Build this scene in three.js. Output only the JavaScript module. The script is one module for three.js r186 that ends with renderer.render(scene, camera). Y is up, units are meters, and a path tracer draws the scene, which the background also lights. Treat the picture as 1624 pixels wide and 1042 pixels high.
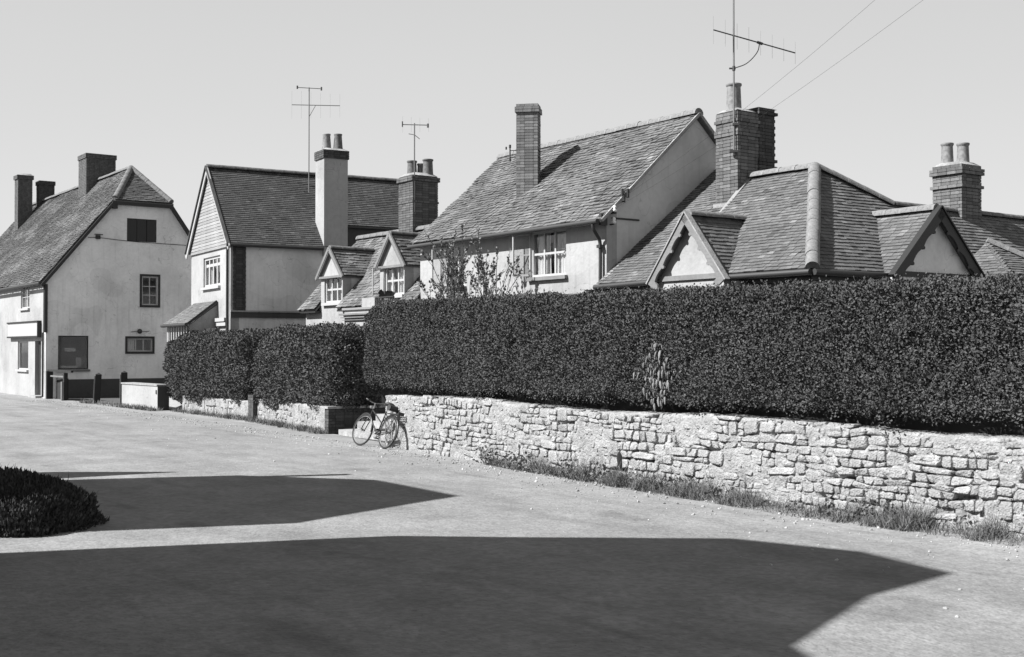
import * as THREE from 'three';
import { mergeGeometries } from 'three/addons/utils/BufferGeometryUtils.js';

// ---------------------------------------------------------------- camera, sky, sun, exposure
const scene = new THREE.Scene();
const R = Math.PI / 180;
const camera = new THREE.PerspectiveCamera(30.67, 1624 / 1042, 0.1, 1200);
camera.position.set(0, 2.1, 0);
camera.rotation.set(0.9347 * R, 0, 0);
const EXPOSURE = 2.2;
const SUN = 4.8;
const sunDir = new THREE.Vector3(-0.963 * Math.cos(43 * R), Math.sin(43 * R), 0.27 * Math.cos(43 * R)).normalize();
let seed = 20251;
const rnd = () => { seed |= 0; seed = (seed + 0x6D2B79F5) | 0; let t = Math.imul(seed ^ (seed >>> 15), 1 | seed); t = (t + Math.imul(t ^ (t >>> 7), 61 | t)) ^ t; return ((t ^ (t >>> 14)) >>> 0) / 4294967296; };
const rr = (a, b) => a + (b - a) * rnd();
const clamp = (x, a, b) => Math.min(b, Math.max(a, x));
const mix = (a, b, t) => a + (b - a) * t;
const hash = (x, y, z) => { let h = Math.imul(x, 374761393) + Math.imul(y, 668265263) + Math.imul(z, 2147483647 - 1274126177); h = Math.imul(h ^ (h >>> 13), 1274126177); return ((h ^ (h >>> 16)) >>> 0) / 4294967296; };
const sm = (t) => t * t * (3 - 2 * t);
function noise(x, y, z = 0, p = 0) {   // value noise, wraps with period p when p > 0
  const xi = Math.floor(x), yi = Math.floor(y), zi = Math.floor(z), u = sm(x - xi), v = sm(y - yi), w = sm(z - zi);
  const m = (n) => p ? ((n % p) + p) % p : n, g = (a, b, c) => hash(m(xi + a), m(yi + b), zi + c);
  const l = (c) => mix(mix(g(0, 0, c), g(1, 0, c), u), mix(g(0, 1, c), g(1, 1, c), u), v);
  return z === zi ? l(0) : mix(l(0), l(1), w);
}
function fbm(x, y, z = 0, o = 4, p = 0) { let s = 0, a = 0.5, n = 0; for (let i = 0; i < o; i++) { s += a * noise(x, y, z + i * 17, p); n += a; a *= 0.55; x *= 2; y *= 2; p *= 2; } return s / n; }
{ // clear hazy spring sky of a black-and-white picture: bright above the horizon, deeper towards the zenith
  const W = 256, H = 128, a = new Float32Array(W * H * 4);
  for (let j = 0; j < H; j++) for (let i = 0; i < W; i++) {
    const el = ((j + 0.5) / H - 0.5) * 180;
    const l = el > 0 ? 0.02 + 0.365 * Math.exp(-el / 58) : 0.1;
    const h = el > 0 ? 1 + 0.05 * (fbm(i / W * 12, el * 0.13, 50, 4, 12) - 0.5) : 1;   // faint uneven haze all round
    a.set([l * h, l * h, l * h, 1], (j * W + i) * 4);
  }
  const t = new THREE.DataTexture(a, W, H, THREE.RGBAFormat, THREE.FloatType);
  t.mapping = THREE.EquirectangularReflectionMapping; t.magFilter = t.minFilter = THREE.LinearFilter; t.needsUpdate = true;
  scene.background = t; scene.environment = t;
}
const sun = new THREE.DirectionalLight(0xffffff, SUN);
sun.position.copy(sunDir).multiplyScalar(90).add(new THREE.Vector3(-4, 0, -28));
sun.target.position.set(-4, 0, -28); scene.add(sun, sun.target);
sun.castShadow = true; sun.shadow.mapSize.set(4096, 4096);
Object.assign(sun.shadow.camera, { left: -45, right: 45, top: 45, bottom: -45, near: 1, far: 220 });
const renderer = new THREE.WebGLRenderer({ antialias: true });
renderer.toneMapping = THREE.LinearToneMapping;
renderer.toneMappingExposure = EXPOSURE;
renderer.shadowMap.enabled = true;

// ---------------------------------------------------------------- helpers
const grey = (l) => new THREE.Color().setRGB(l, l, l);
function tex(size, metres, fn, colour = true) {   // tileable grain; fn(x, y) with x, y in 0..1, returns 0..1
  const d = new Uint8Array(size * size * 4);
  for (let j = 0; j < size; j++) for (let i = 0; i < size; i++) { const v = clamp(fn(i / size, j / size), 0, 1) * 255; d.set([v, v, v, 255], (j * size + i) * 4); }
  const t = new THREE.DataTexture(d, size, size); t.wrapS = t.wrapT = THREE.RepeatWrapping; t.magFilter = THREE.LinearFilter; t.minFilter = THREE.LinearMipmapLinearFilter; t.generateMipmaps = true;
  t.repeat.set(1 / metres, 1 / metres); if (colour) t.colorSpace = THREE.SRGBColorSpace; t.needsUpdate = true; return t;
}
const T = {
  plaster: tex(1024, 7, (x, y) => { const pt = noise(x * 7, y * 9, 71, 63) , crack = Math.abs(fbm(x * 9, y * 9, 61, 4, 9) - 0.5), run = fbm(x * 70, y * 5, 64, 3, 5); return 0.86 + 0.17 * (fbm(x * 6, y * 6, 1, 6, 6) - 0.35) + 0.06 * (fbm(x * 90, y * 90, 2, 3, 90) - 0.5) - 0.16 * Math.max(0, run - 0.56) - (crack < 0.004 ? 0.1 : 0) - (fbm(x * 4, y * 4, 66, 2, 4) > 0.66 ? 0.035 : 0) - 0.2 * Math.max(0, fbm(x * 11, y * 11, 68, 4, 11) - 0.62); }),
  plasterBump: tex(512, 3, (x, y) => 0.6 * fbm(x * 6, y * 6, 3, 5, 6) + 0.4 * fbm(x * 48, y * 48, 4, 3, 48), false),
  stone: tex(512, 1.3, (x, y) => 0.66 + 0.3 * fbm(x * 7, y * 7, 7, 5, 7) + 0.22 * (fbm(x * 60, y * 60, 8, 2, 60) - 0.5)),
  stoneBump: tex(512, 1.3, (x, y) => 0.5 * fbm(x * 12, y * 12, 9, 4, 12) + 0.5 * fbm(x * 60, y * 60, 10, 3, 60), false),
  road: tex(1024, 5, (x, y) => 0.80 + 0.16 * (fbm(x * 7, y * 7, 11, 4, 7) - 0.5) + 0.20 * (fbm(x * 90, y * 90, 12, 3, 90) - 0.5) + (noise(x * 200, y * 200, 13, 200) > 0.95 ? 0.07 : 0) - (noise(x * 170, y * 170, 14, 170) > 0.95 ? 0.12 : 0)),
  roadBump: tex(1024, 5, (x, y) => 0.35 * fbm(x * 14, y * 14, 15, 3, 14) + 0.65 * fbm(x * 180, y * 180, 16, 2, 180), false),
  wood: tex(256, 1, (x, y) => 0.78 + 0.2 * (fbm(x * 3, y * 40, 18, 4, 3) - 0.5) + 0.1 * (fbm(x * 20, y * 20, 19, 3, 20) - 0.5)),
  brick: tex(256, 0.8, (x, y) => 0.74 + 0.4 * (fbm(x * 12, y * 12, 21, 4, 12) - 0.5)),
};
function mat(l, t, o = {}) {
  const p = { color: grey(l), roughness: 0.92, ...o };
  if (t) { p.map = T[t]; if (T[t + 'Bump']) { p.bumpMap = T[t + 'Bump']; p.bumpScale = o.bumpScale ?? 0.006; } }
  return new THREE.MeshStandardMaterial(p);
}
const M = {
  whitewash: mat(0.4, 'plaster', { bumpScale: 0.012 }), cement: mat(0.64, 'plaster', { bumpScale: 0.008 }), shopRender: mat(0.9, 'plaster', { bumpScale: 0.012 }), villaRender: mat(0.8, 'plaster', { bumpScale: 0.006 }),
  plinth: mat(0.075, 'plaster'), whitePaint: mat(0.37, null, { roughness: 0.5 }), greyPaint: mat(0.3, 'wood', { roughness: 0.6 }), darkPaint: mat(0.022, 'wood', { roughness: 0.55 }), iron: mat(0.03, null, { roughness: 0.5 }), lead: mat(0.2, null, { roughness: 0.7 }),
  slab: mat(0.11), tileOld: mat(0.195, 'brick'), tileVilla: mat(0.105, 'brick'), tileShop: mat(0.14, 'brick'), tileBungalow: mat(0.2, 'brick'), ridge: mat(0.24, 'brick'), ridgePale: mat(0.27, 'stone'), pot: mat(0.2, 'brick', { roughness: 0.8 }), potPale: mat(0.36, 'brick', { roughness: 0.8 }),
  mortar: mat(0.22, 'stone'), mortarDark: mat(0.08, 'stone'), rubbleMortar: mat(0.4, 'stone', { bumpScale: 0.035 }), flaunch: mat(0.4, 'stone'), curtain: mat(0.6, null, { side: THREE.DoubleSide }), interior: mat(0.28),
  glass: new THREE.MeshPhysicalMaterial({ color: grey(0.9), transmission: 1, thickness: 0, roughness: 0.04, ior: 1.5 }),
  metal: new THREE.MeshStandardMaterial({ color: grey(0.2), metalness: 0.6, roughness: 0.45 }), aerial: mat(0.055, null, { roughness: 0.6 }), chrome: new THREE.MeshStandardMaterial({ color: grey(0.55), metalness: 1, roughness: 0.3 }), tyre: mat(0.02, null, { roughness: 0.85 }), bikePaint: mat(0.018, null, { roughness: 0.35 }), leather: mat(0.02, null, { roughness: 0.6 }), porcelain: mat(0.75, null, { roughness: 0.3 }),
  leaf: new THREE.MeshPhysicalMaterial({ color: grey(0.074), roughness: 0.95, side: THREE.DoubleSide, transmission: 0, thickness: 0 }), twig: mat(0.035), bark: mat(0.09, 'wood'), blossomLeaf: mat(0.15, null, { side: THREE.DoubleSide }), petal: mat(0.18, null, { side: THREE.DoubleSide }), grass: mat(0.12, null, { side: THREE.DoubleSide }), dullLeaf: mat(0.045, null, { side: THREE.DoubleSide }),
  soil: mat(0.1, 'road'), post: mat(0.03, 'wood'), postPale: mat(0.26, 'wood'), step: mat(0.45, 'stone'), rock: mat(0.55, 'stone'), houseBrick: mat(0.16, 'brick'),
};
const brickTones = (a) => [0.75, 0.92, 1.08, 1.3].map((k) => mat(a * k, 'brick'));
const BR = { mid: brickTones(0.17), pale: brickTones(0.22), dark: brickTones(0.1), old: brickTones(0.29) };
const STONE = [0.385, 0.41, 0.43, 0.45, 0.48].map((l) => mat(l, 'stone', { bumpScale: 0.035 }));

function fin(g) {   // plain, non-indexed, uv in metres by the way each face points
  if (g.index) g = g.toNonIndexed();
  for (const k of Object.keys(g.attributes)) if (!['position', 'normal'].includes(k)) g.deleteAttribute(k);
  if (!g.attributes.normal) g.computeVertexNormals();
  const p = g.attributes.position, uv = new Float32Array(p.count * 2), a = new THREE.Vector3(), b = new THREE.Vector3(), c = new THREE.Vector3();
  for (let i = 0; i < p.count; i += 3) {
    a.fromBufferAttribute(p, i); b.fromBufferAttribute(p, i + 1).sub(a); c.fromBufferAttribute(p, i + 2).sub(a); b.cross(c);
    const x = Math.abs(b.x), y = Math.abs(b.y), z = Math.abs(b.z);
    for (let k = 0; k < 3; k++) { const X = p.getX(i + k), Y = p.getY(i + k), Z = p.getZ(i + k); if (x >= y && x >= z) { uv[(i + k) * 2] = Z + 0.37; uv[(i + k) * 2 + 1] = Y; } else if (y >= z) { uv[(i + k) * 2] = X; uv[(i + k) * 2 + 1] = Z; } else { uv[(i + k) * 2] = X; uv[(i + k) * 2 + 1] = Y; } }
  }
  g.setAttribute('uv', new THREE.BufferAttribute(uv, 2)); return g;
}
const join = (...gs) => { const l = gs.flat().map(fin); return l.length === 1 ? l[0] : mergeGeometries(l); };
function shadow(o) { o.castShadow = o.receiveShadow = true; return o; }
function part(parent, name, g, m, o = {}) { const e = shadow(new THREE.Mesh(Array.isArray(g) ? join(g) : g.attributes.uv && g.userData.done ? g : fin(g), m)); e.name = name; Object.assign(e.userData, o); parent.add(e); return e; }
const taken = new Map();
const numbered = (n) => { const k = taken.get(n) ?? 0; taken.set(n, k + 1); return k ? n + '_' + String(k).padStart(3, '0') : n; };
function thing(name, label, category, pos = [0, 0, 0], turn = 0, group) { const g = new THREE.Group(); g.name = numbered(name); g.position.set(...pos); g.rotation.y = turn * R; Object.assign(g.userData, { label, category }); if (group) g.userData.group = group; scene.add(g); return g; }
const bb = (x0, x1, y0, y1, z0, z1) => new THREE.BoxGeometry(Math.abs(x1 - x0), Math.abs(y1 - y0), Math.abs(z1 - z0)).translate((x0 + x1) / 2, (y0 + y1) / 2, (z0 + z1) / 2);
const V3 = (a) => a.isVector3 ? a : new THREE.Vector3(...a);
function tube(pts, r, seg = 6, n = 0) { const v = pts.map(V3); const c = v.length === 2 ? new THREE.LineCurve3(v[0], v[1]) : new THREE.CatmullRomCurve3(v); return new THREE.TubeGeometry(c, n || (v.length === 2 ? 1 : v.length * 5), r, seg); }
function rod(a, b, r0, r1 = r0, seg = 8) { a = V3(a); b = V3(b); const d = b.clone().sub(a), g = new THREE.CylinderGeometry(r1, r0, d.length(), seg); g.applyQuaternion(new THREE.Quaternion().setFromUnitVectors(new THREE.Vector3(0, 1, 0), d.clone().normalize())); const m = a.clone().add(b).multiplyScalar(0.5); return g.translate(m.x, m.y, m.z); }
function beam(a, b, w, h, up = [0, 1, 0]) { a = V3(a); b = V3(b); const d = b.clone().sub(a), z = d.clone().normalize(), x = V3(up).clone().cross(z).normalize(), y = z.clone().cross(x); const g = new THREE.BoxGeometry(w, h, d.length()); g.applyMatrix4(new THREE.Matrix4().makeBasis(x, y, z).setPosition(a.clone().add(b).multiplyScalar(0.5))); return g; }
function shape(pts, holes = []) { const s = new THREE.Shape(pts.map((p) => new THREE.Vector2(...p))); for (const [x0, x1, y0, y1] of holes) s.holes.push(new THREE.Path([[x0, y0], [x0, y1], [x1, y1], [x1, y0]].map((p) => new THREE.Vector2(...p)))); return s; }
// wall facing +z with its face at z; wall facing +x with its face at x, whose outline is given in (depth, height), depth = -z
const wallZ = (pts, holes, z, t = 0.3) => new THREE.ExtrudeGeometry(shape(pts, holes), { depth: t, bevelEnabled: false }).translate(0, 0, z - t);
const wallX = (pts, holes, x, t = 0.3) => new THREE.ExtrudeGeometry(shape(pts, holes), { depth: t, bevelEnabled: false }).rotateY(Math.PI / 2).translate(x - t, 0, 0);
function inst(parent, name, g, m, list, o = {}) {
  if (!list.length) return null;
  const e = shadow(new THREE.InstancedMesh(fin(g), m, list.length)); e.name = name; Object.assign(e.userData, { kind: 'stuff', ...o });
  list.forEach((q, i) => { e.setMatrixAt(i, q.m); if (q.c !== undefined) e.setColorAt(i, grey(q.c)); }); parent.add(e); return e;
}
const Q = new THREE.Quaternion(), basis = (x, y, z, p) => new THREE.Matrix4().makeBasis(x, y, z).setPosition(p);

// roofs: every plane is an outline of local points, first edge = eaves from left to right as seen from outside
const tileGeo = (() => { const g = new THREE.BoxGeometry(1, 1, 1); g.translate(0, 0.5, 0.5); return fin(g); })();
function roof(house, planes, o) {
  const base = [], tiles = [], { gauge, width, m, rough = 0.008, sag = 0.03, plain = [] } = o;
  const frame = (P) => { const v = P.map(V3), e1 = v[1].clone().sub(v[0]).normalize(), n = e1.clone().cross(v[v.length - 1].clone().sub(v[0])).normalize(), e2 = n.clone().cross(e1); return { v, e1, e2, n, f: v.map((p) => { const d = p.clone().sub(v[0]); return [d.dot(e1), d.dot(e2)]; }) }; };
  for (const P of [...planes, ...plain]) {
    const { v, e1, e2, n, f } = frame(P);
    base.push(fin(new THREE.ExtrudeGeometry(shape(f), { depth: 0.05, bevelEnabled: false }).translate(0, 0, -0.075).applyMatrix4(basis(e1, e2, n, v[0]))));
    if (plain.includes(P)) continue;
    const top = Math.max(...f.map((p) => p[1])), sd = rnd() * 100;
    for (let c = 0; c * gauge < top - gauge * 0.3; c++) {
      const y = c * gauge, ym = Math.min(y + gauge * 0.5, top - 0.001), xs = [];
      f.forEach((p, i) => { const q = f[(i + 1) % f.length]; if ((p[1] <= ym) !== (q[1] <= ym)) xs.push(p[0] + (q[0] - p[0]) * (ym - p[1]) / (q[1] - p[1])); });
      if (xs.length < 2) continue;
      const xa = Math.min(...xs), xb = Math.max(...xs);
      for (let x = xa - (c % 2 ? width / 2 : 0) - rr(0, 0.02); x < xb;) {
        const w = width * rr(0.92, 1.08), a = Math.max(x, xa), b = Math.min(x + w, xb); x += w;
        if (b - a < 0.025) continue;
        const len = gauge * 1.7, th = o.th ?? 0.015, tilt = -Math.asin(Math.min(0.5, th * 1.15 / gauge)) + rr(-1, 1) * rough * 2;
        const off = sag * (fbm(a * 0.6 + sd, y * 0.6, 3, 3) - 0.5) + rr(0, rough);
        const slip = rnd() < rough ? rr(0.01, 0.05) : 0, p = v[0].clone().addScaledVector(e1, (a + b) / 2).addScaledVector(e2, y - slip + rr(-1, 1) * rough * 1.2).addScaledVector(n, 0.004 + th * 0.6 + off);
        const yy = e2.clone().applyAxisAngle(e1, tilt), roll = rr(-1, 1) * (slip ? 0.12 : rough * 1.5), xx = e1.clone().applyAxisAngle(n, roll), y2 = yy.applyAxisAngle(n, roll), zz = xx.clone().cross(y2);
        const lf = o.lf ?? 1.7, lich = fbm(a * (o.lfx ?? lf) + sd, y * lf, 8, 4), k = rr(0.82, 1.15) * (o.lichen ? 1 + o.lichen * clamp((lich - 0.52) * 6, -0.35, 1.2) : 1) * (rnd() < 0.05 ? 1.5 : 1) * (rnd() < 0.06 ? 0.6 : 1);
        tiles.push({ m: basis(xx.multiplyScalar(b - a - 0.004), y2.multiplyScalar(Math.min(len, top - y)), zz.multiplyScalar(th), p), c: k });
      }
    }
  }
  const r = part(house, o.name ?? 'roof', mergeGeometries(base), M.slab);
  inst(r, 'roof_tiles', tileGeo, m, tiles);
  return r;
}
const ridgeGeo = (() => { const g = new THREE.CylinderGeometry(1, 1.06, 1, 8, 1, true, 0, Math.PI).rotateX(Math.PI / 2).rotateZ(Math.PI / 2); return g; })();
function ridge(r, a, b, rad, len, m, name = 'ridge_tile') {   // half-round tiles laid along a line
  a = V3(a); b = V3(b); const d = b.clone().sub(a), n = Math.max(1, Math.round(d.length() / len)), z = d.clone().normalize(), x = new THREE.Vector3(0, 1, 0).cross(z).normalize(), y = z.clone().cross(x), l = d.length() / n;
  const geo = fin(new THREE.CylinderGeometry(rad, rad * 1.03, l * 0.99, 8, 1, false, Math.PI / 2, Math.PI).rotateX(Math.PI / 2)); geo.userData.done = true;
  for (let i = 0; i < n; i++) { const e = part(r, name, geo, m); const jx = rr(-0.005, 0.005); e.applyMatrix4(basis(x, y, z, a.clone().addScaledVector(z, (i + 0.5) * l).addScaledVector(y, -rad * 0.45 + jx).addScaledVector(x, jx))); }
}
// brickwork round a stack (local box w x d, y0..y1); the first `most` bricks seen are meshes, the rest one part
const unitBox = (() => { const g = fin(new THREE.BoxGeometry(1, 1, 1)); g.userData.done = true; return g; })();
function courses(S, y0, y1, w, d, tones, most, out = () => 0, faces = 'frlb') {
  const list = [], P = 0.075, n = Math.round((y1 - y0) / P);
  for (let c = n - 1; c >= 0; c--) {
    const y = y0 + (c + 0.5) * P, e = out(y), W = w + 2 * e, D = d + 2 * e;
    for (const f of faces) {
      const along = f === 'f' || f === 'b', long = (c % 2 === 0) === along, L = along ? W : D, a = long ? -L / 2 : -L / 2 + 0.105, b = long ? L / 2 : L / 2 - 0.105;
      for (let s = a, k = 0; s < b - 0.02; k++) {
        let l = k === 0 && c % 2 ? 0.107 : 0.22; if (s + l > b || b - s - l < 0.05) l = b - s;
        const mid = s + l / 2; s += l + 0.009;
        const pr = rr(-0.003, 0.005), T2 = 0.1;
        const p = f === 'f' ? [mid, y, D / 2 - T2 / 2 + pr] : f === 'b' ? [mid, y, -D / 2 + T2 / 2 - pr] : f === 'r' ? [W / 2 - T2 / 2 + pr, y, mid] : [-W / 2 + T2 / 2 - pr, y, mid];
        list.push({ p, s: along ? [l, P - 0.011, T2] : [T2, P - 0.011, l], m: tones[Math.floor(rnd() * tones.length)], seen: f === 'f' || f === 'r' });
      }
    }
  }
  list.sort((a, b) => b.seen - a.seen);
  const rest = [];
  list.forEach((q, i) => { if (i < most) { const e = part(S, 'brick', unitBox, q.m); e.position.set(...q.p); e.scale.set(...q.s); } else rest.push(new THREE.BoxGeometry(...q.s).translate(...q.p)); });
  if (rest.length) part(S, 'brickwork', rest, tones[1], { kind: 'stuff' });
}
function chimney(house, { x, z, y0, y1, w, d, turn = 0, tones = BR.mid, most = 300, out = () => 0, pots = [], mortar = M.mortarDark, cap = 0.07, faces }) {
  const S = part(house, 'chimney', bb(-w / 2 + 0.012, w / 2 - 0.012, y0, y1 - 0.01, -d / 2 + 0.012, d / 2 - 0.012), mortar);
  S.position.set(x, 0, z); S.rotation.y = turn * R;
  courses(S, y0, y1, w, d, tones, most, out, faces);
  const e = out(y1 - 0.04);
  if (cap) part(S, 'mortar_cap', new THREE.CylinderGeometry(0.5, 0.707, cap, 4, 1).rotateY(Math.PI / 4).scale(w + 2 * e - 0.02, 1, d + 2 * e - 0.02).translate(0, y1 + cap / 2, 0), M.flaunch);
  for (const [px, pz, h, r, m = M.pot] of pots) {
    const pts = [[r * 1.12, 0], [r * 1.1, 0.04], [r * 1.05, 0.08], [r * 0.94, h - 0.1], [r * 0.95, h - 0.06], [r * 1.08, h - 0.05], [r * 1.1, h - 0.01], [r * 1.0, h], [r * 0.8, h], [r * 0.78, h - 0.25], [0, h - 0.3]].map((p) => new THREE.Vector2(...p));
    const e2 = part(S, 'chimney_pot', new THREE.LatheGeometry(pts, 18), m); e2.position.set(px, y1 + 0.02, pz);
  }
  return S;
}
// a window set in a wall opening: the group's x runs right, y up, z out of the wall
function windowUnit(house, at, turn, w, h, { cols = 2, rows = 2, fm = M.whitePaint, bm = fm, fw = 0.06, bw = 0.03, sill = M.whitePaint, curtain = false, outer = null, name = 'window', back = true, transom = 0 } = {}) {
  const g = new THREE.Group(); g.name = name; g.position.set(...at); g.rotation.y = turn * R; house.add(g);
  const fr = [bb(0, w, 0, fw, -0.12, -0.05), bb(0, w, h - fw, h, -0.12, -0.05), bb(0, fw, fw, h - fw, -0.12, -0.05), bb(w - fw, w, fw, h - fw, -0.12, -0.05)];
  part(g, 'frame', fr, fm);
  const iw = w - 2 * fw, ih = h - 2 * fw, bars = [];
  for (let c = 1; c < cols; c++) bars.push(bb(fw + iw * c / cols - bw / 2, fw + iw * c / cols + bw / 2, fw, h - fw, -0.105, -0.06));
  for (let r = 1; r < rows; r++) { const y = transom && r === rows - 1 ? transom : fw + ih * r / rows; for (let c = 0; c < cols; c++) bars.push(bb(fw + iw * c / cols + bw / 2, fw + iw * (c + 1) / cols - bw / 2, y - bw / 2, y + bw / 2, -0.1, -0.065)); }
  if (bars.length) part(g, 'glazing_bar', bars, bm);
  for (let c = 0; c < cols; c++) for (let r = 0; r < rows; r++) {
    const ys = [...Array(rows + 1)].map((_, k) => transom && k === rows - 1 && rows > 1 ? transom : fw + ih * k / rows);
    const e = part(g, 'pane', bb(fw + iw * c / cols + 0.006, fw + iw * (c + 1) / cols - 0.006, ys[r] + 0.006, ys[r + 1] - 0.006, -0.086, -0.082), M.glass); e.rotation.y = rr(-0.004, 0.004);
  }
  if (outer) part(g, 'casing', [bb(-0.09, w + 0.09, -0.1, 0, -0.02, 0.03), bb(-0.09, w + 0.09, h, h + 0.09, -0.02, 0.03), bb(-0.09, 0, 0, h, -0.02, 0.03), bb(w, w + 0.09, 0, h, -0.02, 0.03)], outer);
  if (sill) part(g, 'sill', bb(-0.06, w + 0.06, -0.09, -0.005, -0.1, 0.09), sill);
  if (back) part(g, 'room_shade', [bb(-0.3, w + 0.3, -0.3, h + 0.3, -1.6, -1.58), bb(-0.3, w + 0.3, -0.32, -0.3, -1.58, -0.31), bb(-0.3, w + 0.3, h + 0.3, h + 0.32, -1.58, -0.31), bb(-0.32, -0.3, -0.3, h + 0.3, -1.58, -0.31), bb(w + 0.3, w + 0.32, -0.3, h + 0.3, -1.58, -0.31)], M.interior);
  for (const [a, b] of curtain || []) {
    const n = 24, gg = new THREE.PlaneGeometry(b - a, h - 2 * fw, n, 1), p = gg.attributes.position;
    for (let i = 0; i < p.count; i++) p.setZ(i, 0.02 * Math.sin(p.getX(i) * 55) + 0.01 * Math.sin(p.getX(i) * 23 + p.getY(i) * 2)); gg.computeVertexNormals();
    part(g, 'curtain', gg.translate((a + b) / 2, h / 2, -0.17), M.curtain);
  }
  return g;
}
const gutter = (a, b) => { const g = new THREE.CylinderGeometry(0.06, 0.06, V3(a).distanceTo(V3(b)), 8, 1, false); const d = V3(b).clone().sub(V3(a)); g.applyQuaternion(new THREE.Quaternion().setFromUnitVectors(new THREE.Vector3(0, 1, 0), d.normalize())); const m = V3(a).clone().add(V3(b)).multiplyScalar(0.5); return g.translate(m.x, m.y, m.z); };

// street frame: x runs along the street towards the camera, z points from the houses out to the street
const ST = -54.4, SO = new THREE.Vector3(2.1, 0, -26.6), SX = new THREE.Vector3(Math.cos(ST * R), 0, -Math.sin(ST * R)), SZ = new THREE.Vector3(Math.sin(ST * R), 0, Math.cos(ST * R));
const street = (x, y, z) => SO.clone().addScaledVector(SX, x).addScaledVector(SZ, z).setY(y);
const zw = (x) => { const k = [[-14, 4.2], [-1.2, 4.52], [0.5, 4.66], [4, 4.95], [7, 5.06], [10.3, 5.12], [13, 4.98], [18, 4.8]]; for (let i = 0; i < k.length - 1; i++) if (x <= k[i + 1][0]) { const t = clamp((x - k[i][0]) / (k[i + 1][0] - k[i][0]), 0, 1); return mix(k[i][1], k[i + 1][1], sm(t)); } return 4.8; };

const kerb = (x) => { if (x > -1.95) return zw(x) - 0.02; const k = [[-70, 3.5], [-31, 3.6], [-22, 3.3], [-17, 2.85], [-12, 3.0], [-6.3, 3.6], [-3, 3.95], [-1.95, 4.42]]; for (let i = 0; i < 7; i++) if (x <= k[i + 1][0]) return mix(k[i][1], k[i + 1][1], (x - k[i][0]) / (k[i + 1][0] - k[i][0])); return 4.4; };
// ---------------------------------------------------------------- ground and road
{
  const g = part(scene, 'ground', new THREE.PlaneGeometry(900, 900).rotateX(-Math.PI / 2).translate(0, -0.012, -150), M.soil, { kind: 'structure', label: 'bare earth of the gardens and land round the street', category: 'ground' });
  // the road: a grid between the house side and the near side, with patches and wheel marks in its colour
  const NX = 620, NZ = 130, pos = [], col = [], uv = [], idx = [];
  for (let i = 0; i <= NX; i++) for (let j = 0; j <= NZ; j++) {
    const x = mix(-62, 40, i / NX), z0 = kerb(x), z1 = 20, t = j / NZ, z = mix(z0, z1, t), w = street(x, 0, z);
    pos.push(w.x, 0.05 * Math.sin(t * Math.PI) * 0.4 - 0.004 + 0.012 * (fbm(w.x * 0.5, w.z * 0.5, 2, 3) - 0.5), w.z);
    const lane = 0.07 * Math.exp(-Math.pow((z - 7.6 - 0.3 * fbm(x * 0.15, 1)) / 0.35, 2)) + 0.06 * Math.exp(-Math.pow((z - 9.2 - 0.4 * fbm(x * 0.12, 5)) / 0.35, 2)), dust = 0.16 * clamp(1 - (z - z0) / 1.7, 0, 1) * (0.5 + fbm(x * 2.2, z * 2.2, 7, 3));
    const streak = 0.16 * Math.max(0, fbm(x * 0.22 + 5, z * 4.2, 21, 3) - 0.56) * 4, stain = 0.55 * Math.max(0, fbm(x * 0.9 + 20, z * 1.5, 27, 4) - 0.66) * 2.4, chip = fbm(x * 3.1, z * 5.2, 33, 2) > 0.79 ? 0.16 : 0;
    const k = 0.9 - streak - stain - chip + 0.24 * (fbm(x * 0.25, z * 0.9, 3, 5) - 0.5) + 0.2 * (fbm(x * 1.6, z * 2.6, 9, 4) - 0.5) - lane * (0.6 + 0.8 * fbm(x * 0.8, z * 3, 4, 3)) + dust;
    col.push(k, k, k); uv.push(w.x, w.z);
    if (i < NX && j < NZ) { const a = i * (NZ + 1) + j, b = a + NZ + 1; idx.push(a, a + 1, b, b, a + 1, b + 1); }
  }
  const rg = new THREE.BufferGeometry(); rg.setAttribute('position', new THREE.Float32BufferAttribute(pos, 3)); rg.setAttribute('color', new THREE.Float32BufferAttribute(col, 3)); rg.setAttribute('uv', new THREE.Float32BufferAttribute(uv, 2)); rg.setIndex(idx); rg.computeVertexNormals();
  const road = shadow(new THREE.Mesh(rg, new THREE.MeshStandardMaterial({ color: grey(0.345), vertexColors: true, map: T.road, bumpMap: T.roadBump, bumpScale: 0.012, roughness: 0.95, side: THREE.DoubleSide }))); road.name = 'road'; road.userData = { kind: 'structure', label: 'pale dusty village road with gravel and wheel marks', category: 'road' }; scene.add(road);
}

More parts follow.
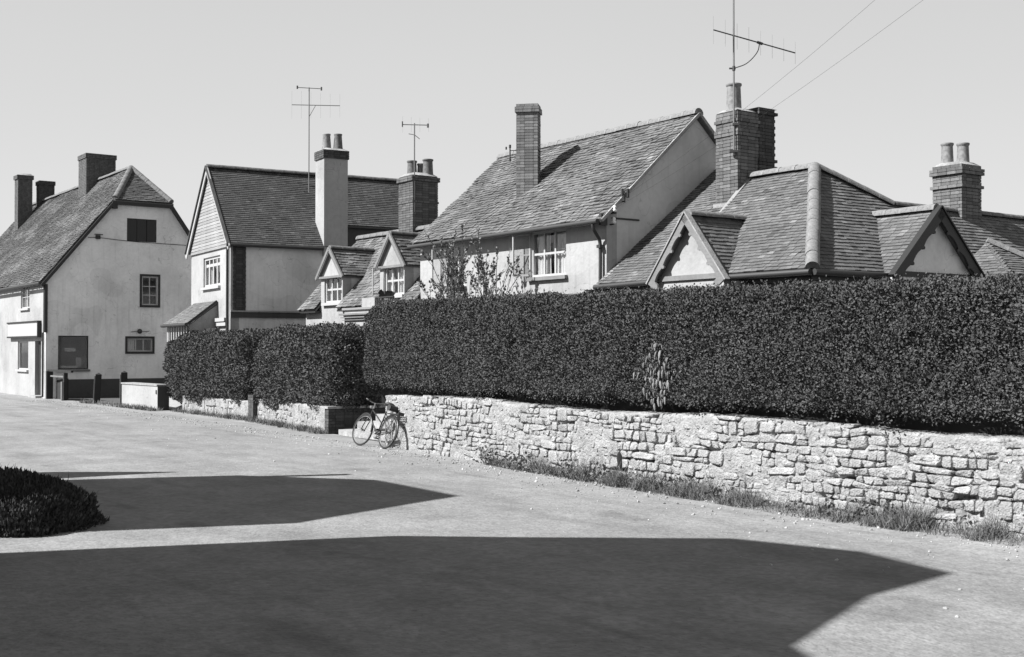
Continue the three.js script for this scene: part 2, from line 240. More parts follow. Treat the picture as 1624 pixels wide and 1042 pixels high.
// ---------------------------------------------------------------- white cottage with the tall brick stack (middle)
const housePos = [SO.x, 0, SO.z];
{
  const h = thing('cottage', 'white two-storey cottage with mossy tiled roof, tall brick stack and grey gable', 'cottage', housePos, ST);
  const L = -7.96, D = 5.54;
  const winR = [-2.85, -1.45, 3.8, 4.9], winL = [-6.55, -5.7, 3.72, 4.82];
  part(h, 'front_wall', wallZ([[L, 0], [0, 0], [0, 5.05], [L, 5.05]], [winR, winL], 0), M.whitewash);
  part(h, 'gable_wall', wallX([[0.3, 0], [D, 0], [D, 5.05], [D / 2, 7.52], [0.3, 5.3]], [], 0), M.cement, { label: 'grey cement gable wall in shade' });
  part(h, 'corner_strip', bb(-0.3, 0.004, 0, 5.1, -0.3, -0.004).translate(0, 0, 0), M.whitewash);
  part(h, 'far_gable_wall', wallX([[0.3, 0], [D, 0], [D, 5.05], [D / 2, 7.52], [0.3, 5.3]], [], L + 0.3), M.cement);
  part(h, 'back_wall', wallZ([[L + 0.3, 0], [-0.3, 0], [-0.3, 5.05], [L + 0.3, 5.05]], [], -D + 0.3), M.cement);
  const e0 = 4.95, zr = -2.77, yr = 7.64;
  const r = roof(h, [[[L - 0.12, e0, 0.24], [0.1, e0, 0.24], [0.1, yr, zr], [L - 0.12, yr, zr]]], { gauge: 0.118, width: 0.175, m: M.tileOld, rough: 0.015, sag: 0.1, lichen: 0.32, th: 0.021, plain: [[[0.1, e0, 2 * zr - 0.24], [L - 0.12, e0, 2 * zr - 0.24], [L - 0.12, yr, zr], [0.1, yr, zr]]] });
  ridge(r, [0.1, yr + 0.035, zr], [L - 0.1, yr + 0.035, zr], 0.14, 0.4, M.ridgePale);
  part(r, 'verge_mortar', beam([0.11, e0 - 0.03, 0.22], [0.11, yr - 0.02, zr], 0.05, 0.07), M.flaunch);
  part(r, 'verge_mortar', beam([0.11, e0 - 0.03, 2 * zr - 0.22], [0.11, yr - 0.02, zr], 0.05, 0.07), M.flaunch);
  part(r, 'gutter', [gutter([L - 0.12, e0 - 0.07, 0.3], [0.05, e0 - 0.05, 0.3])], M.iron);
  part(h, 'eaves_board', [bb(L, 0, e0 - 0.06, e0 - 0.02, 0.01, 0.24)], M.greyPaint);
  part(h, 'drainpipe', [tube([[-0.12, e0 - 0.06, 0.3], [-0.12, e0 - 0.2, 0.28], [-0.12, e0 - 0.45, 0.1], [-0.12, e0 - 0.6, 0.08], [-0.12, 3.5, 0.08]], 0.04, 8, 24), rod([-0.12, 3.5, 0.08], [-0.12, 0.1, 0.08], 0.04), bb(-0.18, -0.06, e0 - 0.62, e0 - 0.55, 0.02, 0.14)], M.iron);
  const w1 = windowUnit(h, [winR[0], winR[2], 0], 0, 1.4, 1.1, { cols: 3, rows: 2, fw: 0.06, bw: 0.05, sill: M.greyPaint, curtain: [[0.07, 0.62], [0.74, 1.33]] });
  part(w1, 'open_sash', [beam([0.0, 0.06, -0.05], [-0.34, 0.06, 0.26], 0.035, 0.05), beam([0, 1.04, -0.05], [-0.34, 1.04, 0.26], 0.035, 0.05), rod([-0.34, 0.06, 0.26], [-0.34, 1.04, 0.26], 0.025), rod([-0.01, 0.06, -0.04], [-0.01, 1.04, -0.04], 0.025), beam([0.0, 0.55, -0.05], [-0.34, 0.55, 0.26], 0.025, 0.03)], M.whitePaint);
  part(w1, 'open_pane', beam([-0.02, 0.55, -0.03], [-0.33, 0.55, 0.25], 0.004, 0.95), M.glass);
  part(w1, 'window_stay', rod([1.32, 0.62, -0.04], [1.2, 0.6, 0.02], 0.012), M.iron);
  const w2 = windowUnit(h, [winL[0], winL[2], 0], 0, 0.85, 1.1, { cols: 2, rows: 2, fw: 0.055, bw: 0.045, sill: M.greyPaint, curtain: [[0.5, 0.8]] });
  part(w2, 'open_sash', [beam([0, 0.06, -0.05], [-0.42, 0.06, 0.22], 0.035, 0.05), beam([0, 1.04, -0.05], [-0.42, 1.04, 0.22], 0.035, 0.05), rod([-0.42, 0.06, 0.22], [-0.42, 1.04, 0.22], 0.025), rod([-0.01, 0.06, -0.04], [-0.01, 1.04, -0.04], 0.025)], M.whitePaint);
  part(w2, 'open_pane', beam([-0.02, 0.55, -0.03], [-0.41, 0.55, 0.21], 0.004, 0.95), M.glass);
  // stack standing in the front slope
  const S = chimney(h, { x: -4.55, z: -1.2, y0: 5.55, y1: 8.38, w: 0.56, d: 0.5, turn: 54.4 - 10, tones: BR.old, out: (y) => y > 8.16 && y < 8.3 ? 0.035 : 0, cap: 0, mortar: M.mortar });
  part(S, 'flaunching', [beam([-0.34, 5.72, 0.5], [0.36, 6.02, 0.26], 0.16, 0.08)], M.ridgePale, { label: 'pale mortar fillet at the foot of the stack' });
  part(S, 'iron_strap', [bb(-0.3, 0.3, 7.2, 7.22, 0.2, 0.225), bb(-0.3, 0.3, 7.02, 7.04, 0.2, 0.225), bb(0.28, 0.3, 7.02, 7.04, -0.2, 0.2), bb(0.28, 0.3, 7.2, 7.22, -0.2, 0.2)], M.iron);
  part(S, 'insulator_bracket', [rod([-0.28, 7.21, 0.15], [-0.46, 7.21, 0.15], 0.012), rod([-0.28, 7.03, 0.15], [-0.46, 7.03, 0.15], 0.012), rod([-0.46, 6.97, 0.15], [-0.46, 7.3, 0.15], 0.018), rod([-0.46, 7.28, 0.15], [-0.46, 7.36, 0.15], 0.03), rod([-0.56, 7.24, 0.15], [-0.56, 7.31, 0.15], 0.022), rod([-0.46, 6.93, 0.15], [-0.46, 7.0, 0.15], 0.03)], M.iron);
  part(S, 'cable', tube([[-0.28, 7.11, 0.225], [-0.05, 7.12, 0.235], [0.04, 7.02, 0.235], [0.04, 5.9, 0.235]], 0.013, 6, 24), M.iron);
  // insulators on the gable corner
  for (const [y, z] of [[5.12, -0.12], [4.86, -0.1]]) part(h, 'insulator', new THREE.LatheGeometry([[0, 0], [0.05, 0.01], [0.055, 0.05], [0.03, 0.07], [0.045, 0.1], [0.03, 0.14], [0, 0.15]].map((p) => new THREE.Vector2(...p)), 12).translate(0.14, y, z), M.porcelain);
  part(h, 'insulator_bracket', [rod([0, 5.1, -0.12], [0.14, 5.1, -0.12], 0.015), rod([0, 4.85, -0.1], [0.14, 4.85, -0.1], 0.015), bb(-0.02, 0.06, 4.82, 5.08, 0.02, 0.2), rod([0.02, 5.0, -0.15], [0.02, 5.0, -0.95], 0.02), rod([0.14, 5.35, -0.42], [0.14, 5.66, -0.42], 0.012), rod([0.0, 5.38, -0.42], [0.14, 5.38, -0.42], 0.015), bb(0.08, 0.13, 5.46, 5.66, -0.4, -0.35), bb(0.15, 0.2, 5.46, 5.66, -0.5, -0.45)], M.iron);
}

// ---------------------------------------------------------------- bungalow with scalloped bargeboards (right)
{
  const h = thing('bungalow', 'low bungalow with hipped tiled roof, scalloped bargeboards and two brick stacks', 'bungalow', housePos, ST);
  const ex = 6.06, ez = 0.29, he = 3.53, s1 = 0.87, s2 = 1.06, yr = 5.82, xa = ex - (yr - he) / s2, za = ez - (yr - he) / s1;
  part(h, 'front_wall', wallZ([[0.02, 0], [5.82, 0], [5.82, 3.5], [0.02, 3.5]], [[4.9, 5.5, 1.1, 2.3]], 0.02), M.whitewash);
  part(h, 'side_wall', wallX([[0.28, 0], [9.4, 0], [9.4, 3.5], [0.28, 3.5]], [], 5.82), M.villaRender);
  part(h, 'back_wall', wallZ([[0.02, 0], [5.5, 0], [5.5, 3.5], [0.02, 3.5]], [], -9.1), M.villaRender);
  part(h, 'eaves_board', [bb(0.02, 2.0, he - 0.2, he - 0.03, 0.08, 0.22), bb(4.1, 5.95, he - 0.2, he - 0.03, 0.08, 0.22), bb(5.83, 5.97, he - 0.2, he - 0.03, -1.7, 0.2), bb(5.83, 5.97, he - 0.2, he - 0.03, -9.4, -4.5)], M.darkPaint);
  const rear = 5.1, xr = ex - (rear - he) / s2, zr = -9.5;
  const zb = za - 1.65;
  const g1 = { x0: 2.05, x1: 4.02, xm: 3.05, y: 4.74, z: 0.5 }, g2 = { z0: -1.72, z1: -4.42, zm: -3.07, y: 4.78, x: 6.36 };
  const r = roof(h, [
    [[2.14, he, ez], [ex, he, ez], [xa, yr, za], [2.14, yr, za]],
    [[ex, he, ez], [ex, he, zr], [xr, rear, zr], [xr, rear, zb], [xa, yr, za]],
    [[0.01, he - 0.03, ez], [2.14, he - 0.03, ez], [2.14, 5.97, -2.9], [1.3, 6.36, -3.4], [0.01, 6.36, -3.4]],
    // front gablet
    [[g1.x1, 3.5, g1.z], [g1.x1, 3.5, 0.22], [g1.xm, g1.y, -1.2], [g1.xm, g1.y, g1.z]],
    [[g1.x0, 3.5, 0.22], [g1.x0, 3.5, g1.z], [g1.xm, g1.y, g1.z], [g1.xm, g1.y, -1.2]],
    // side gablet
    [[5.98, 3.5, g2.z0], [g2.x, 3.5, g2.z0], [g2.x, g2.y, g2.zm], [4.75, g2.y, g2.zm]],
    [[g2.x, 3.5, g2.z1], [5.98, 3.5, g2.z1], [4.75, g2.y, g2.zm], [g2.x, g2.y, g2.zm]],
  ], { gauge: 0.1, width: 0.165, m: M.tileBungalow, rough: 0.007, sag: 0.04, lichen: 0.22, plain: [[[xr, rear, zr], [xr, rear, zb], [xr - 1.7, he, zb], [xr - 1.7, he, zr]], [[xa, yr, za], [2.14, yr, za], [2.14, 3.6, za - 2.4], [xr, rear, zb]], [[2.14, 3.7, -6], [0.01, 3.7, -6], [0.01, 6.36, -3.4], [1.3, 6.36, -3.4], [2.14, 5.97, -2.9]]] });
  ridge(r, [xa, yr + 0.07, za], [2.14, yr + 0.07, za], 0.12, 0.42, M.ridgePale);
  ridge(r, [ex + 0.04, he + 0.06, ez + 0.04], [xa, yr + 0.08, za], 0.13, 0.42, M.ridgePale, 'hip_tile');
  ridge(r, [xa, yr + 0.08, za], [xr, rear + 0.05, zb], 0.12, 0.42, M.ridgePale, 'hip_tile');
  ridge(r, [xr, rear + 0.05, zb], [xr, rear + 0.05, zr], 0.1, 0.42, M.ridge);
  ridge(r, [g1.xm, g1.y + 0.06, g1.z - 0.05], [g1.xm, g1.y + 0.06, -1.15], 0.11, 0.42, M.ridgePale);
  ridge(r, [g2.x - 0.05, g2.y + 0.06, g2.zm], [4.8, g2.y + 0.06, g2.zm], 0.12, 0.42, M.ridgePale);
  part(r, 'lead_flashing', beam([2.12, he + 0.6, -0.55], [2.12, yr + 0.02, za], 0.12, 0.09), M.lead);
  part(r, 'mortar_fillet', beam([0.08, he + 0.04, ez - 0.1], [0.08, 4.2, -0.62], 0.12, 0.06), M.flaunch);
  part(r, 'gutter', [gutter([0, he - 0.09, ez + 0.05], [g1.x0 - 0.02, he - 0.06, ez + 0.05]), gutter([g1.x1 + 0.05, he - 0.06, ez + 0.05], [ex, he - 0.06, ez + 0.05]), gutter([ex + 0.05, he - 0.06, ez], [ex + 0.05, he - 0.06, g2.z0]), gutter([ex + 0.05, he - 0.06, g2.z1 - 0.05], [ex + 0.05, he - 0.06, zr])], M.iron);
  part(r, 'rain_hopper', [new THREE.CylinderGeometry(0.17, 0.08, 0.26, 4).rotateY(Math.PI / 4).translate(0.02, he - 0.28, ez + 0.12), rod([0.02, he - 0.4, ez + 0.1], [0.02, 0.1, ez + 0.1], 0.04), new THREE.CylinderGeometry(0.14, 0.07, 0.22, 4).rotateY(Math.PI / 4).translate(4.34, he - 0.26, ez + 0.02), rod([4.34, he - 0.3, ez + 0.02], [4.34, 0.1, ez - 0.1], 0.04)], M.iron);
  // scalloped bargeboards: a board along each rake, its lower edge cut in lobes; local x along the rake from the foot to the apex
  const board = (len, drop) => { const s = new THREE.Shape(); s.moveTo(-0.12, 0.06); s.lineTo(len, 0.06); s.lineTo(len, -drop * 0.9); const n = 4; for (let i = n; i > 0; i--) { const x1 = len * i / n, x0 = len * (i - 1) / n, m = (x0 + x1) / 2, q = len / n; if (i < n) { s.lineTo(x1 + 0.02, -drop * 0.72); s.absarc(x1, -drop * 0.9, 0.035, 0.6, Math.PI - 0.2, true); } s.quadraticCurveTo(m, -drop * (i === n ? 0.7 : 0.42), x0 + 0.05 * q, -drop * 0.8); } s.lineTo(0, -drop * 1.5); s.absarc(-0.06, -drop * 1.35, 0.075, 0.2, Math.PI * 1.15, true); s.lineTo(-0.14, 0); s.closePath(); return new THREE.ExtrudeGeometry(s, { depth: 0.045, bevelEnabled: false, curveSegments: 8 }); };
  const gab = (name, at, turn, half, rise, drop, pm, wm, capm) => {
    const g = new THREE.Group(); g.name = name; g.position.set(...at); g.rotation.y = turn * R; h.add(g);
    const len = Math.hypot(half, rise), a = Math.atan2(rise, half);
    for (const sd of [1, -1]) {
      const b = board(len, drop).translate(0, 0, 0); b.rotateZ(a).translate(-half, 0, 0); if (sd < 0) b.scale(-1, 1, 1);
      if (sd < 0) { const p = b.attributes.position; const arr = (b.index ? b.toNonIndexed() : b); const q = arr.attributes.position.array; for (let i = 0; i < q.length; i += 9) for (let k = 0; k < 3; k++) { const t = q[i + k]; q[i + k] = q[i + 6 + k]; q[i + 6 + k] = t; } arr.deleteAttribute('normal'); arr.computeVertexNormals(); part(g, 'bargeboard', arr, pm); } else part(g, 'bargeboard', b, pm);
      part(g, 'verge_cap', beam([sd * -(half + 0.14), -0.14 * rise / half + 0.075, 0.0], [0, rise + 0.08, 0.0], 0.14, 0.03), capm);
    }
    part(g, 'gable_panel', new THREE.ExtrudeGeometry(shape([[-half + 0.06, -0.8], [half - 0.06, -0.8], [half - 0.06, 0.0], [0, rise - 0.09], [-half + 0.06, 0.0]]), { depth: 0.08, bevelEnabled: false }).translate(0, 0, -0.2), wm);
    part(g, 'tie_beam', bb(-half + 0.1, half - 0.1, -0.06, 0.04, -0.119, -0.07), pm);
    part(g, 'side_cheek', [bb(-half + 0.06, -half + 0.14, -0.8, -0.05, -0.6, -0.2), bb(half - 0.14, half - 0.06, -0.8, -0.05, -0.6, -0.2)], wm);
    return g;
  };
  gab('front_gable', [g1.xm, 3.52, g1.z], 0, 0.98, 1.22, 0.14, M.greyPaint, M.whitewash, M.flaunch);
  gab('side_gable', [g2.x, 3.52, g2.zm], 90, 1.35, 1.26, 0.2, M.darkPaint, M.shopRender, M.darkPaint);
  // small hipped bay beyond the side gable
  const rb = roof(h, [[[7.0, 3.5, -4.5], [7.0, 3.5, -6.7], [5.75, 4.32, -5.6]], [[5.6, 3.5, -4.5], [7.0, 3.5, -4.5], [5.75, 4.32, -5.6]]], { name: 'bay_roof', gauge: 0.1, width: 0.165, m: M.tileBungalow, plain: [[[7.0, 3.5, -6.7], [5.6, 3.5, -6.7], [5.75, 4.32, -5.6]]] });
  ridge(rb, [7.02, 3.56, -6.72], [5.75, 4.38, -5.6], 0.11, 0.42, M.ridgePale, 'hip_tile');
  part(h, 'bay_wall', bb(5.84, 6.8, 0, 3.5, -6.5, -4.7), M.villaRender);
  // stacks
  const S1 = chimney(h, { x: 1.78, z: -2.28, y0: 5.1, y1: 7.3, w: 0.66, d: 0.66, tones: BR.pale, most: 200, out: (y) => (y > 7.08 && y < 7.16) || (y > 6.78 && y < 6.87) ? 0.025 : 0, pots: [[0.02, 0.12, 0.62, 0.16, M.potPale]] });
  part(S1, 'mortar_fillet', [beam([-0.33, 5.24, 0.36], [0.36, 5.24, 0.36], 0.12, 0.08)], M.flaunch);
  chimney(h, { x: 1.82, z: -2.88, y0: 5.4, y1: 7.42, w: 0.6, d: 0.52, tones: BR.dark, most: 120, out: (y) => y > 7.24 ? 0.04 : y < 6.3 ? 0.03 : 0, cap: 0.03, faces: 'rfl' });
  chimney(h, { x: 4.4, z: -6.55, y0: 4.6, y1: 6.17, w: 0.74, d: 0.74, tones: BR.pale, most: 260, out: (y) => y > 5.98 && y < 6.12 ? 0.05 : y > 5.62 && y < 5.7 ? 0.04 : 0, cap: 0.08, pots: [[-0.16, 0.12, 0.52, 0.13, M.potPale], [0.12, -0.06, 0.5, 0.13, M.potPale]] });
}

// ---------------------------------------------------------------- dormered cottage between villa and white cottage
{
  const h = thing('dormer_cottage', 'low white cottage with two gabled dormer windows in its tiled roof', 'cottage', housePos, ST);
  const L = -15.1, Rr = -7.965, he = 3.34, sl = 1.08, zr = -2.12, yr = 5.74, D = 4.4, top = 4.42;
  const d1 = { x0: -14.02, x1: -12.55, y: 5.2, w: [-13.78, -12.6, 3.52, 4.34] }, d2 = { x0: -10.22, x1: -8.82, y: 5.36, w: [-9.97, -8.86, 3.62, 4.45] };
  d1.xm = (d1.x0 + d1.x1) / 2 ; d2.xm = (d2.x0 + d2.x1) / 2; d1.t = 4.38; d2.t = 4.5;
  const out = [[L, 0], [Rr, 0], [Rr, he + 0.1], [d2.x1, he + 0.1], [d2.x1, d2.t], [d2.xm, d2.y - 0.08], [d2.x0, d2.t], [d2.x0, he + 0.1], [d1.x1, he + 0.1], [d1.x1, d1.t], [d1.xm, d1.y - 0.08], [d1.x0, d1.t], [d1.x0, he + 0.1], [L, he + 0.1]];
  const lower = [-12.4, -11.5, 1.4, 2.72];
  part(h, 'front_wall', wallZ(out, [d1.w, d2.w, lower], 0), M.whitewash);
  for (const x of [L + 0.3, Rr]) part(h, 'gable_wall', wallX([[0.3, 0], [D, 0], [D, he], [-zr, yr - 0.1], [0.3, he + 0.25]], [], x), M.whitewash);
  part(h, 'back_wall', wallZ([[L + 0.3, 0], [Rr - 0.3, 0], [Rr - 0.3, he], [L + 0.3, he]], [], -D + 0.3), M.whitewash);
  const ze = 0.22, e0 = he - 0.02, at = (y) => ze - (y - e0) / sl;
  const strip = (x0, x1, y0) => [[x0, y0, at(y0)], [x1, y0, at(y0)], [x1, yr, at(yr)], [x0, yr, at(yr)]];
  const dr = (d) => [[[d.x1 + 0.1, d.t - 0.06, 0.11], [d.x1 + 0.1, d.t - 0.06, at(d.t - 0.06)], [d.xm, d.y, at(d.y)], [d.xm, d.y, 0.11]], [[d.x0 - 0.1, d.t - 0.06, at(d.t - 0.06)], [d.x0 - 0.1, d.t - 0.06, 0.11], [d.xm, d.y, 0.11], [d.xm, d.y, at(d.y)]]];
  const r = roof(h, [strip(L - 0.15, d1.x0, e0), strip(d1.x0, d1.x1, d1.t), strip(d1.x1, d2.x0, e0), strip(d2.x0, d2.x1, d2.t), strip(d2.x1, Rr + 0.02, e0), ...dr(d1), ...dr(d2)], { gauge: 0.12, width: 0.18, m: M.tileOld, rough: 0.014, sag: 0.07, lichen: 0.5, plain: [[[Rr, he - 0.2, -D - 0.2], [L - 0.15, he - 0.2, -D - 0.2], [L - 0.15, yr, at(yr)], [Rr, yr, at(yr)]]] });
  ridge(r, [L - 0.15, yr + 0.06, at(yr)], [Rr, yr + 0.06, at(yr)], 0.14, 0.42, M.ridge);
  for (const [d, nm] of [[d1, 1], [d2, 2]]) {
    ridge(r, [d.xm, d.y + 0.05, 0.08], [d.xm, d.y + 0.05, at(d.y) + 0.05], 0.1, 0.35, nm === 1 ? M.ridge : M.tileOld);
    part(h, 'dormer_cheek', [wallX([[0.28, he - 0.1], [-at(d.t), d.t], [0.28, d.t]], [], d.x1, 0.1), wallX([[0.28, he - 0.1], [-at(d.t), d.t], [0.28, d.t]], [], d.x0 + 0.1, 0.1)], M.cement);
    part(h, 'dormer_bargeboard', [beam([d.x0 - 0.16, d.t - 0.1, 0.1], [d.xm, d.y + 0.02, 0.1], 0.05, 0.1), beam([d.x1 + 0.16, d.t - 0.1, 0.1], [d.xm, d.y + 0.02, 0.1], 0.05, 0.1), bb(d.x0 - 0.05, d.x1 + 0.05, d.t - 0.1, d.t - 0.03, 0.005, 0.09)], M.greyPaint);
    const W = d.w, u = windowUnit(h, [W[0], W[2], 0], 0, W[1] - W[0], W[3] - W[2], { cols: 3, rows: 2, fw: 0.06, bw: 0.055, curtain: [[0.08, 0.36], [nm === 1 ? 0.8 : 0.55, 1.04]], back: false });
    if (nm === 2) part(u, 'open_sash', [beam([0, 0.05, -0.05], [-0.14, 0.05, 0.3], 0.03, 0.05), beam([0, 0.78, -0.05], [-0.14, 0.78, 0.3], 0.03, 0.05), rod([-0.14, 0.05, 0.3], [-0.14, 0.78, 0.3], 0.022)], M.whitePaint);
  }
  windowUnit(h, [lower[0], lower[2], 0], 0, 0.9, 1.32, { cols: 2, rows: 1 });
  // door hood and its parapet block, with a little railing beside it
  const bw = [-10.05, -9.25, 1.3, 2.72], bx0 = -10.9, bx1 = -8.1;
  part(h, 'bay_wall', [wallZ([[bx0, 0], [bx1, 0], [bx1, 3.2], [bx0, 3.2]], [bw], 0.8, 0.2), bb(bx0, bx0 + 0.2, 0, 3.2, 0.002, 0.6), bb(bx1 - 0.2, bx1, 0, 3.2, 0.002, 0.6)], M.whitewash);
  windowUnit(h, [bw[0], bw[2], 0.8], 0, 0.8, 1.42, { cols: 2, rows: 1, back: false });
  part(h, 'bay_flat_roof', bb(bx0 - 0.05, bx1 + 0.05, 3.2, 3.26, 0.003, 0.86), M.lead);
  part(h, 'bay_moulding', [bb(bx0 - 0.1, bx1 + 0.1, 3.05, 3.1, 0.0, 0.94), bb(bx0 - 0.07, bx1 + 0.07, 2.97, 3.0, 0.0, 0.9), bb(bx0 - 0.04, bx1 + 0.04, 2.9, 2.92, 0.0, 0.86)], M.greyPaint);
  part(h, 'parapet_block', bb(-9.85, -9.1, 3.26, 3.52, 0.5, 0.8), M.whitewash);
  const rail = part(h, 'railing', [bb(-9.1, -8.15, 3.5, 3.53, 0.72, 0.76)], M.iron);
  for (let i = 0; i < 8; i++) { const e = part(rail, 'baluster', unitBox, M.iron); e.position.set(-9.05 + i * 0.12, 3.38, 0.74); e.scale.set(0.018, 0.24, 0.018); }
  part(h, 'eaves_board', [bb(L, d1.x0, e0 - 0.1, e0 - 0.05, 0.0, 0.2), bb(d1.x1, d2.x0, e0 - 0.1, e0 - 0.05, 0.0, 0.2)], M.darkPaint);
  chimney(h, { x: -11.8, z: -2.25, y0: 5.25, y1: 7.46, w: 0.86, d: 0.92, tones: BR.mid, most: 300, out: (y) => y > 7.24 && y < 7.42 ? 0.05 : y > 6.6 && y < 6.68 ? 0.02 : 0, cap: 0.1, pots: [[-0.15, 0.14, 0.5, 0.15], [-0.05, -0.12, 0.42, 0.11], [0.18, -0.24, 0.54, 0.16]] });
}
function flowerPot(label, x, y, z, r) { const p = street(x, y, z); const g = thing('flower_pot', label, 'flower pot', [p.x, p.y, p.z], 0, 'pots on the balcony'); part(g, 'pot', new THREE.LatheGeometry([[0, 0], [r * 0.7, 0], [r, r * 1.2], [r * 1.1, r * 1.22], [r * 1.1, r * 1.45], [r * 0.9, r * 1.45], [r * 0.8, r * 1.2], [0, r * 1.2]].map((q) => new THREE.Vector2(...q)), 16), M.whitePaint); const l = []; for (let i = 0; i < 26; i++) { const d = new THREE.Vector3(rr(-1, 1), rr(0.3, 1.3), rr(-1, 1)).normalize(); l.push({ m: new THREE.Matrix4().compose(d.clone().multiplyScalar(r * rr(0.4, 1)).add(new THREE.Vector3(0, r * 1.3, 0)), Q.clone().setFromUnitVectors(new THREE.Vector3(0, 1, 0), d), new THREE.Vector3(r, r * 1.6, r)) }); } inst(g, 'foliage', new THREE.PlaneGeometry(0.5, 0.8).translate(0, 0.4, 0), M.dullLeaf, l); }
flowerPot('white flower pot on the balcony beside the right dormer window', -8.95, 3.26, 0.5, 0.15);

// ---------------------------------------------------------------- villa with gable to the street and a white rendered stack
{
  const h = thing('villa', 'tall villa with dark tiled roof, boarded gable and white rendered chimney stack', 'house', [-9.41, 0, -40], -60);
  const W = -4.87, he = 5.6, xm = W / 2, yr = 8.45, D = 7.9;
  const win = [-3.25, -1.2, 4.25, 5.3];
  part(h, 'front_wall', wallZ([[W, 0], [0, 0], [0, he - 0.02], [xm, yr - 0.25], [W, he - 0.02]], [win], 0), M.whitewash);
  part(h, 'side_wall', wallX([[0.3, 0], [4.2, 0], [4.2, he], [0.3, he]], [], 0), M.villaRender);
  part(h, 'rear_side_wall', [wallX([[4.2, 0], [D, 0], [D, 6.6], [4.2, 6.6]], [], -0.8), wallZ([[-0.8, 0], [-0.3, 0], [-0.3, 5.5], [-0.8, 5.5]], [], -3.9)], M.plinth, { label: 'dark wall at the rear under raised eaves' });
  part(h, 'far_side_wall', wallX([[0.3, 0], [D, 0], [D, he], [0.3, he]], [], W + 0.3), M.villaRender);
  part(h, 'back_wall', wallZ([[W + 0.3, 0], [-0.82, 0], [-0.82, 6.6], [xm, yr - 0.2], [W + 0.3, he]], [], -D + 0.28), M.villaRender);
  const xe = 0.17, sl = (yr - he) / (xe - xm), xe2 = -0.62, y2 = he + (xe - xe2) * sl;
  const r = roof(h, [[[xe, he, 0.14], [xe, he, -4.2], [xe2, y2, -4.2], [xe2, y2, -D], [xm, yr, -D], [xm, yr, 0.14]]], { gauge: 0.1, width: 0.165, m: M.tileVilla, rough: 0.004, sag: 0.02, lichen: 0.15, plain: [[[2 * xm - xe, he, -D], [2 * xm - xe, he, 0.14], [xm, yr, 0.14], [xm, yr, -D]]] });
  ridge(r, [xm, yr + 0.06, 0.14], [xm, yr + 0.06, -D], 0.12, 0.45, M.tileOld);
  part(h, 'bargeboard', [beam([xe + 0.08, he - 0.16, 0.13], [xm, yr - 0.06, 0.13], 0.04, 0.2), beam([2 * xm - xe - 0.08, he - 0.16, 0.13], [xm, yr - 0.06, 0.13], 0.04, 0.2)], M.whitePaint);
  part(h, 'verge_tiles', [beam([xe + 0.06, he - 0.02, 0.15], [xm, yr + 0.05, 0.15], 0.1, 0.05), beam([2 * xm - xe - 0.06, he - 0.02, 0.15], [xm, yr + 0.05, 0.15], 0.1, 0.05)], M.tileVilla);
  part(h, 'gutter', [gutter([xe + 0.04, he - 0.06, 0.2], [xe + 0.04, he - 0.06, -3.2])], M.iron);
  part(h, 'drainpipe', [rod([-0.16, he - 0.1, 0.06], [-0.16, 0.1, 0.06], 0.045)], M.darkPaint);
  const nb = 24, bh = (yr - 0.3 - he) / nb, cl = part(h, 'gable_cladding', new THREE.ExtrudeGeometry(shape([[W + 0.02, he - 0.1], [-0.02, he - 0.1], [xm, yr - 0.3]]), { depth: 0.02, bevelEnabled: false }).translate(0, 0, 0.002), M.greyPaint);
  const bm = [0.4, 0.45, 0.5].map((l) => mat(l, 'brick'));
  for (let i = 0; i < nb; i++) { const y = he - 0.1 + i * (bh + 0.004), half = (yr - 0.3 - y) / (yr - 0.3 - he + 0.1) * (-xm - 0.02); if (half < 0.06) break; const e = part(cl, 'board', unitBox, bm[i % 3]); e.position.set(xm, y + bh * 0.52, 0.04); e.rotation.x = -0.12; e.scale.set(half * 2, bh * 1.02, 0.022); }
  windowUnit(h, [win[0], win[2], 0], 0, 2.05, 1.05, { cols: 4, rows: 2, fw: 0.09, bw: 0.1, transom: 0.76, curtain: [[0.1, 0.5], [1.5, 1.95]] });
  // brick quoin strip and dark band on the side
  const q = part(h, 'brick_pilaster', bb(-0.02, 0.02, 3.36, he - 0.1, -0.52, -0.08), M.mortarDark);
  const qs = new THREE.Group(); courses(Object.assign(qs, {}), 3.38, he - 0.14, 0.12, 0.44, BR.dark, 120, () => 0, 'r'); while (qs.children.length) { const c = qs.children[0]; c.position.x += -0.02; c.position.z += -0.3; q.add(c); }
  part(h, 'string_course', [bb(0.0, 0.06, 3.12, 3.3, -3.6, 0.0)], M.plinth); part(h, 'string_course_cap', [bb(0.0, 0.09, 3.31, 3.36, -3.6, 0.02)], M.whitewash);
  // lean-to porch
  const pr = roof(h, [[[-4.75, 2.95, 1.05], [-1.45, 2.95, 1.05], [-1.45, 3.72, 0.02], [-4.3, 3.72, 0.02]]], { name: 'porch_roof', gauge: 0.1, width: 0.165, m: M.ridge, rough: 0.004, sag: 0.01 });
  part(pr, 'porch_verge', beam([-1.43, 2.92, 1.06], [-1.43, 3.72, 0.04], 0.05, 0.07), M.darkPaint); part(pr, 'porch_gutter', gutter([-4.75, 2.9, 1.1], [-1.4, 2.9, 1.1]), M.iron);
  part(h, 'porch_wall', [wallX([[-0.95, 0], [0, 0], [0, 3.6], [-0.95, 2.9]], [[-0.75, -0.2, 1.6, 2.7]], -1.5, 0.12), bb(-4.6, -4.48, 0, 2.9, 0, 0.95), bb(-4.48, -1.62, 0, 1.2, 0.85, 0.95)], M.whitewash);
  for (let i = 0; i < 9; i++) part(h, 'porch_mullion', bb(-4.4 + i * 0.34, -4.32 + i * 0.34, 1.2, 2.88, 0.86, 0.94), M.whitePaint);
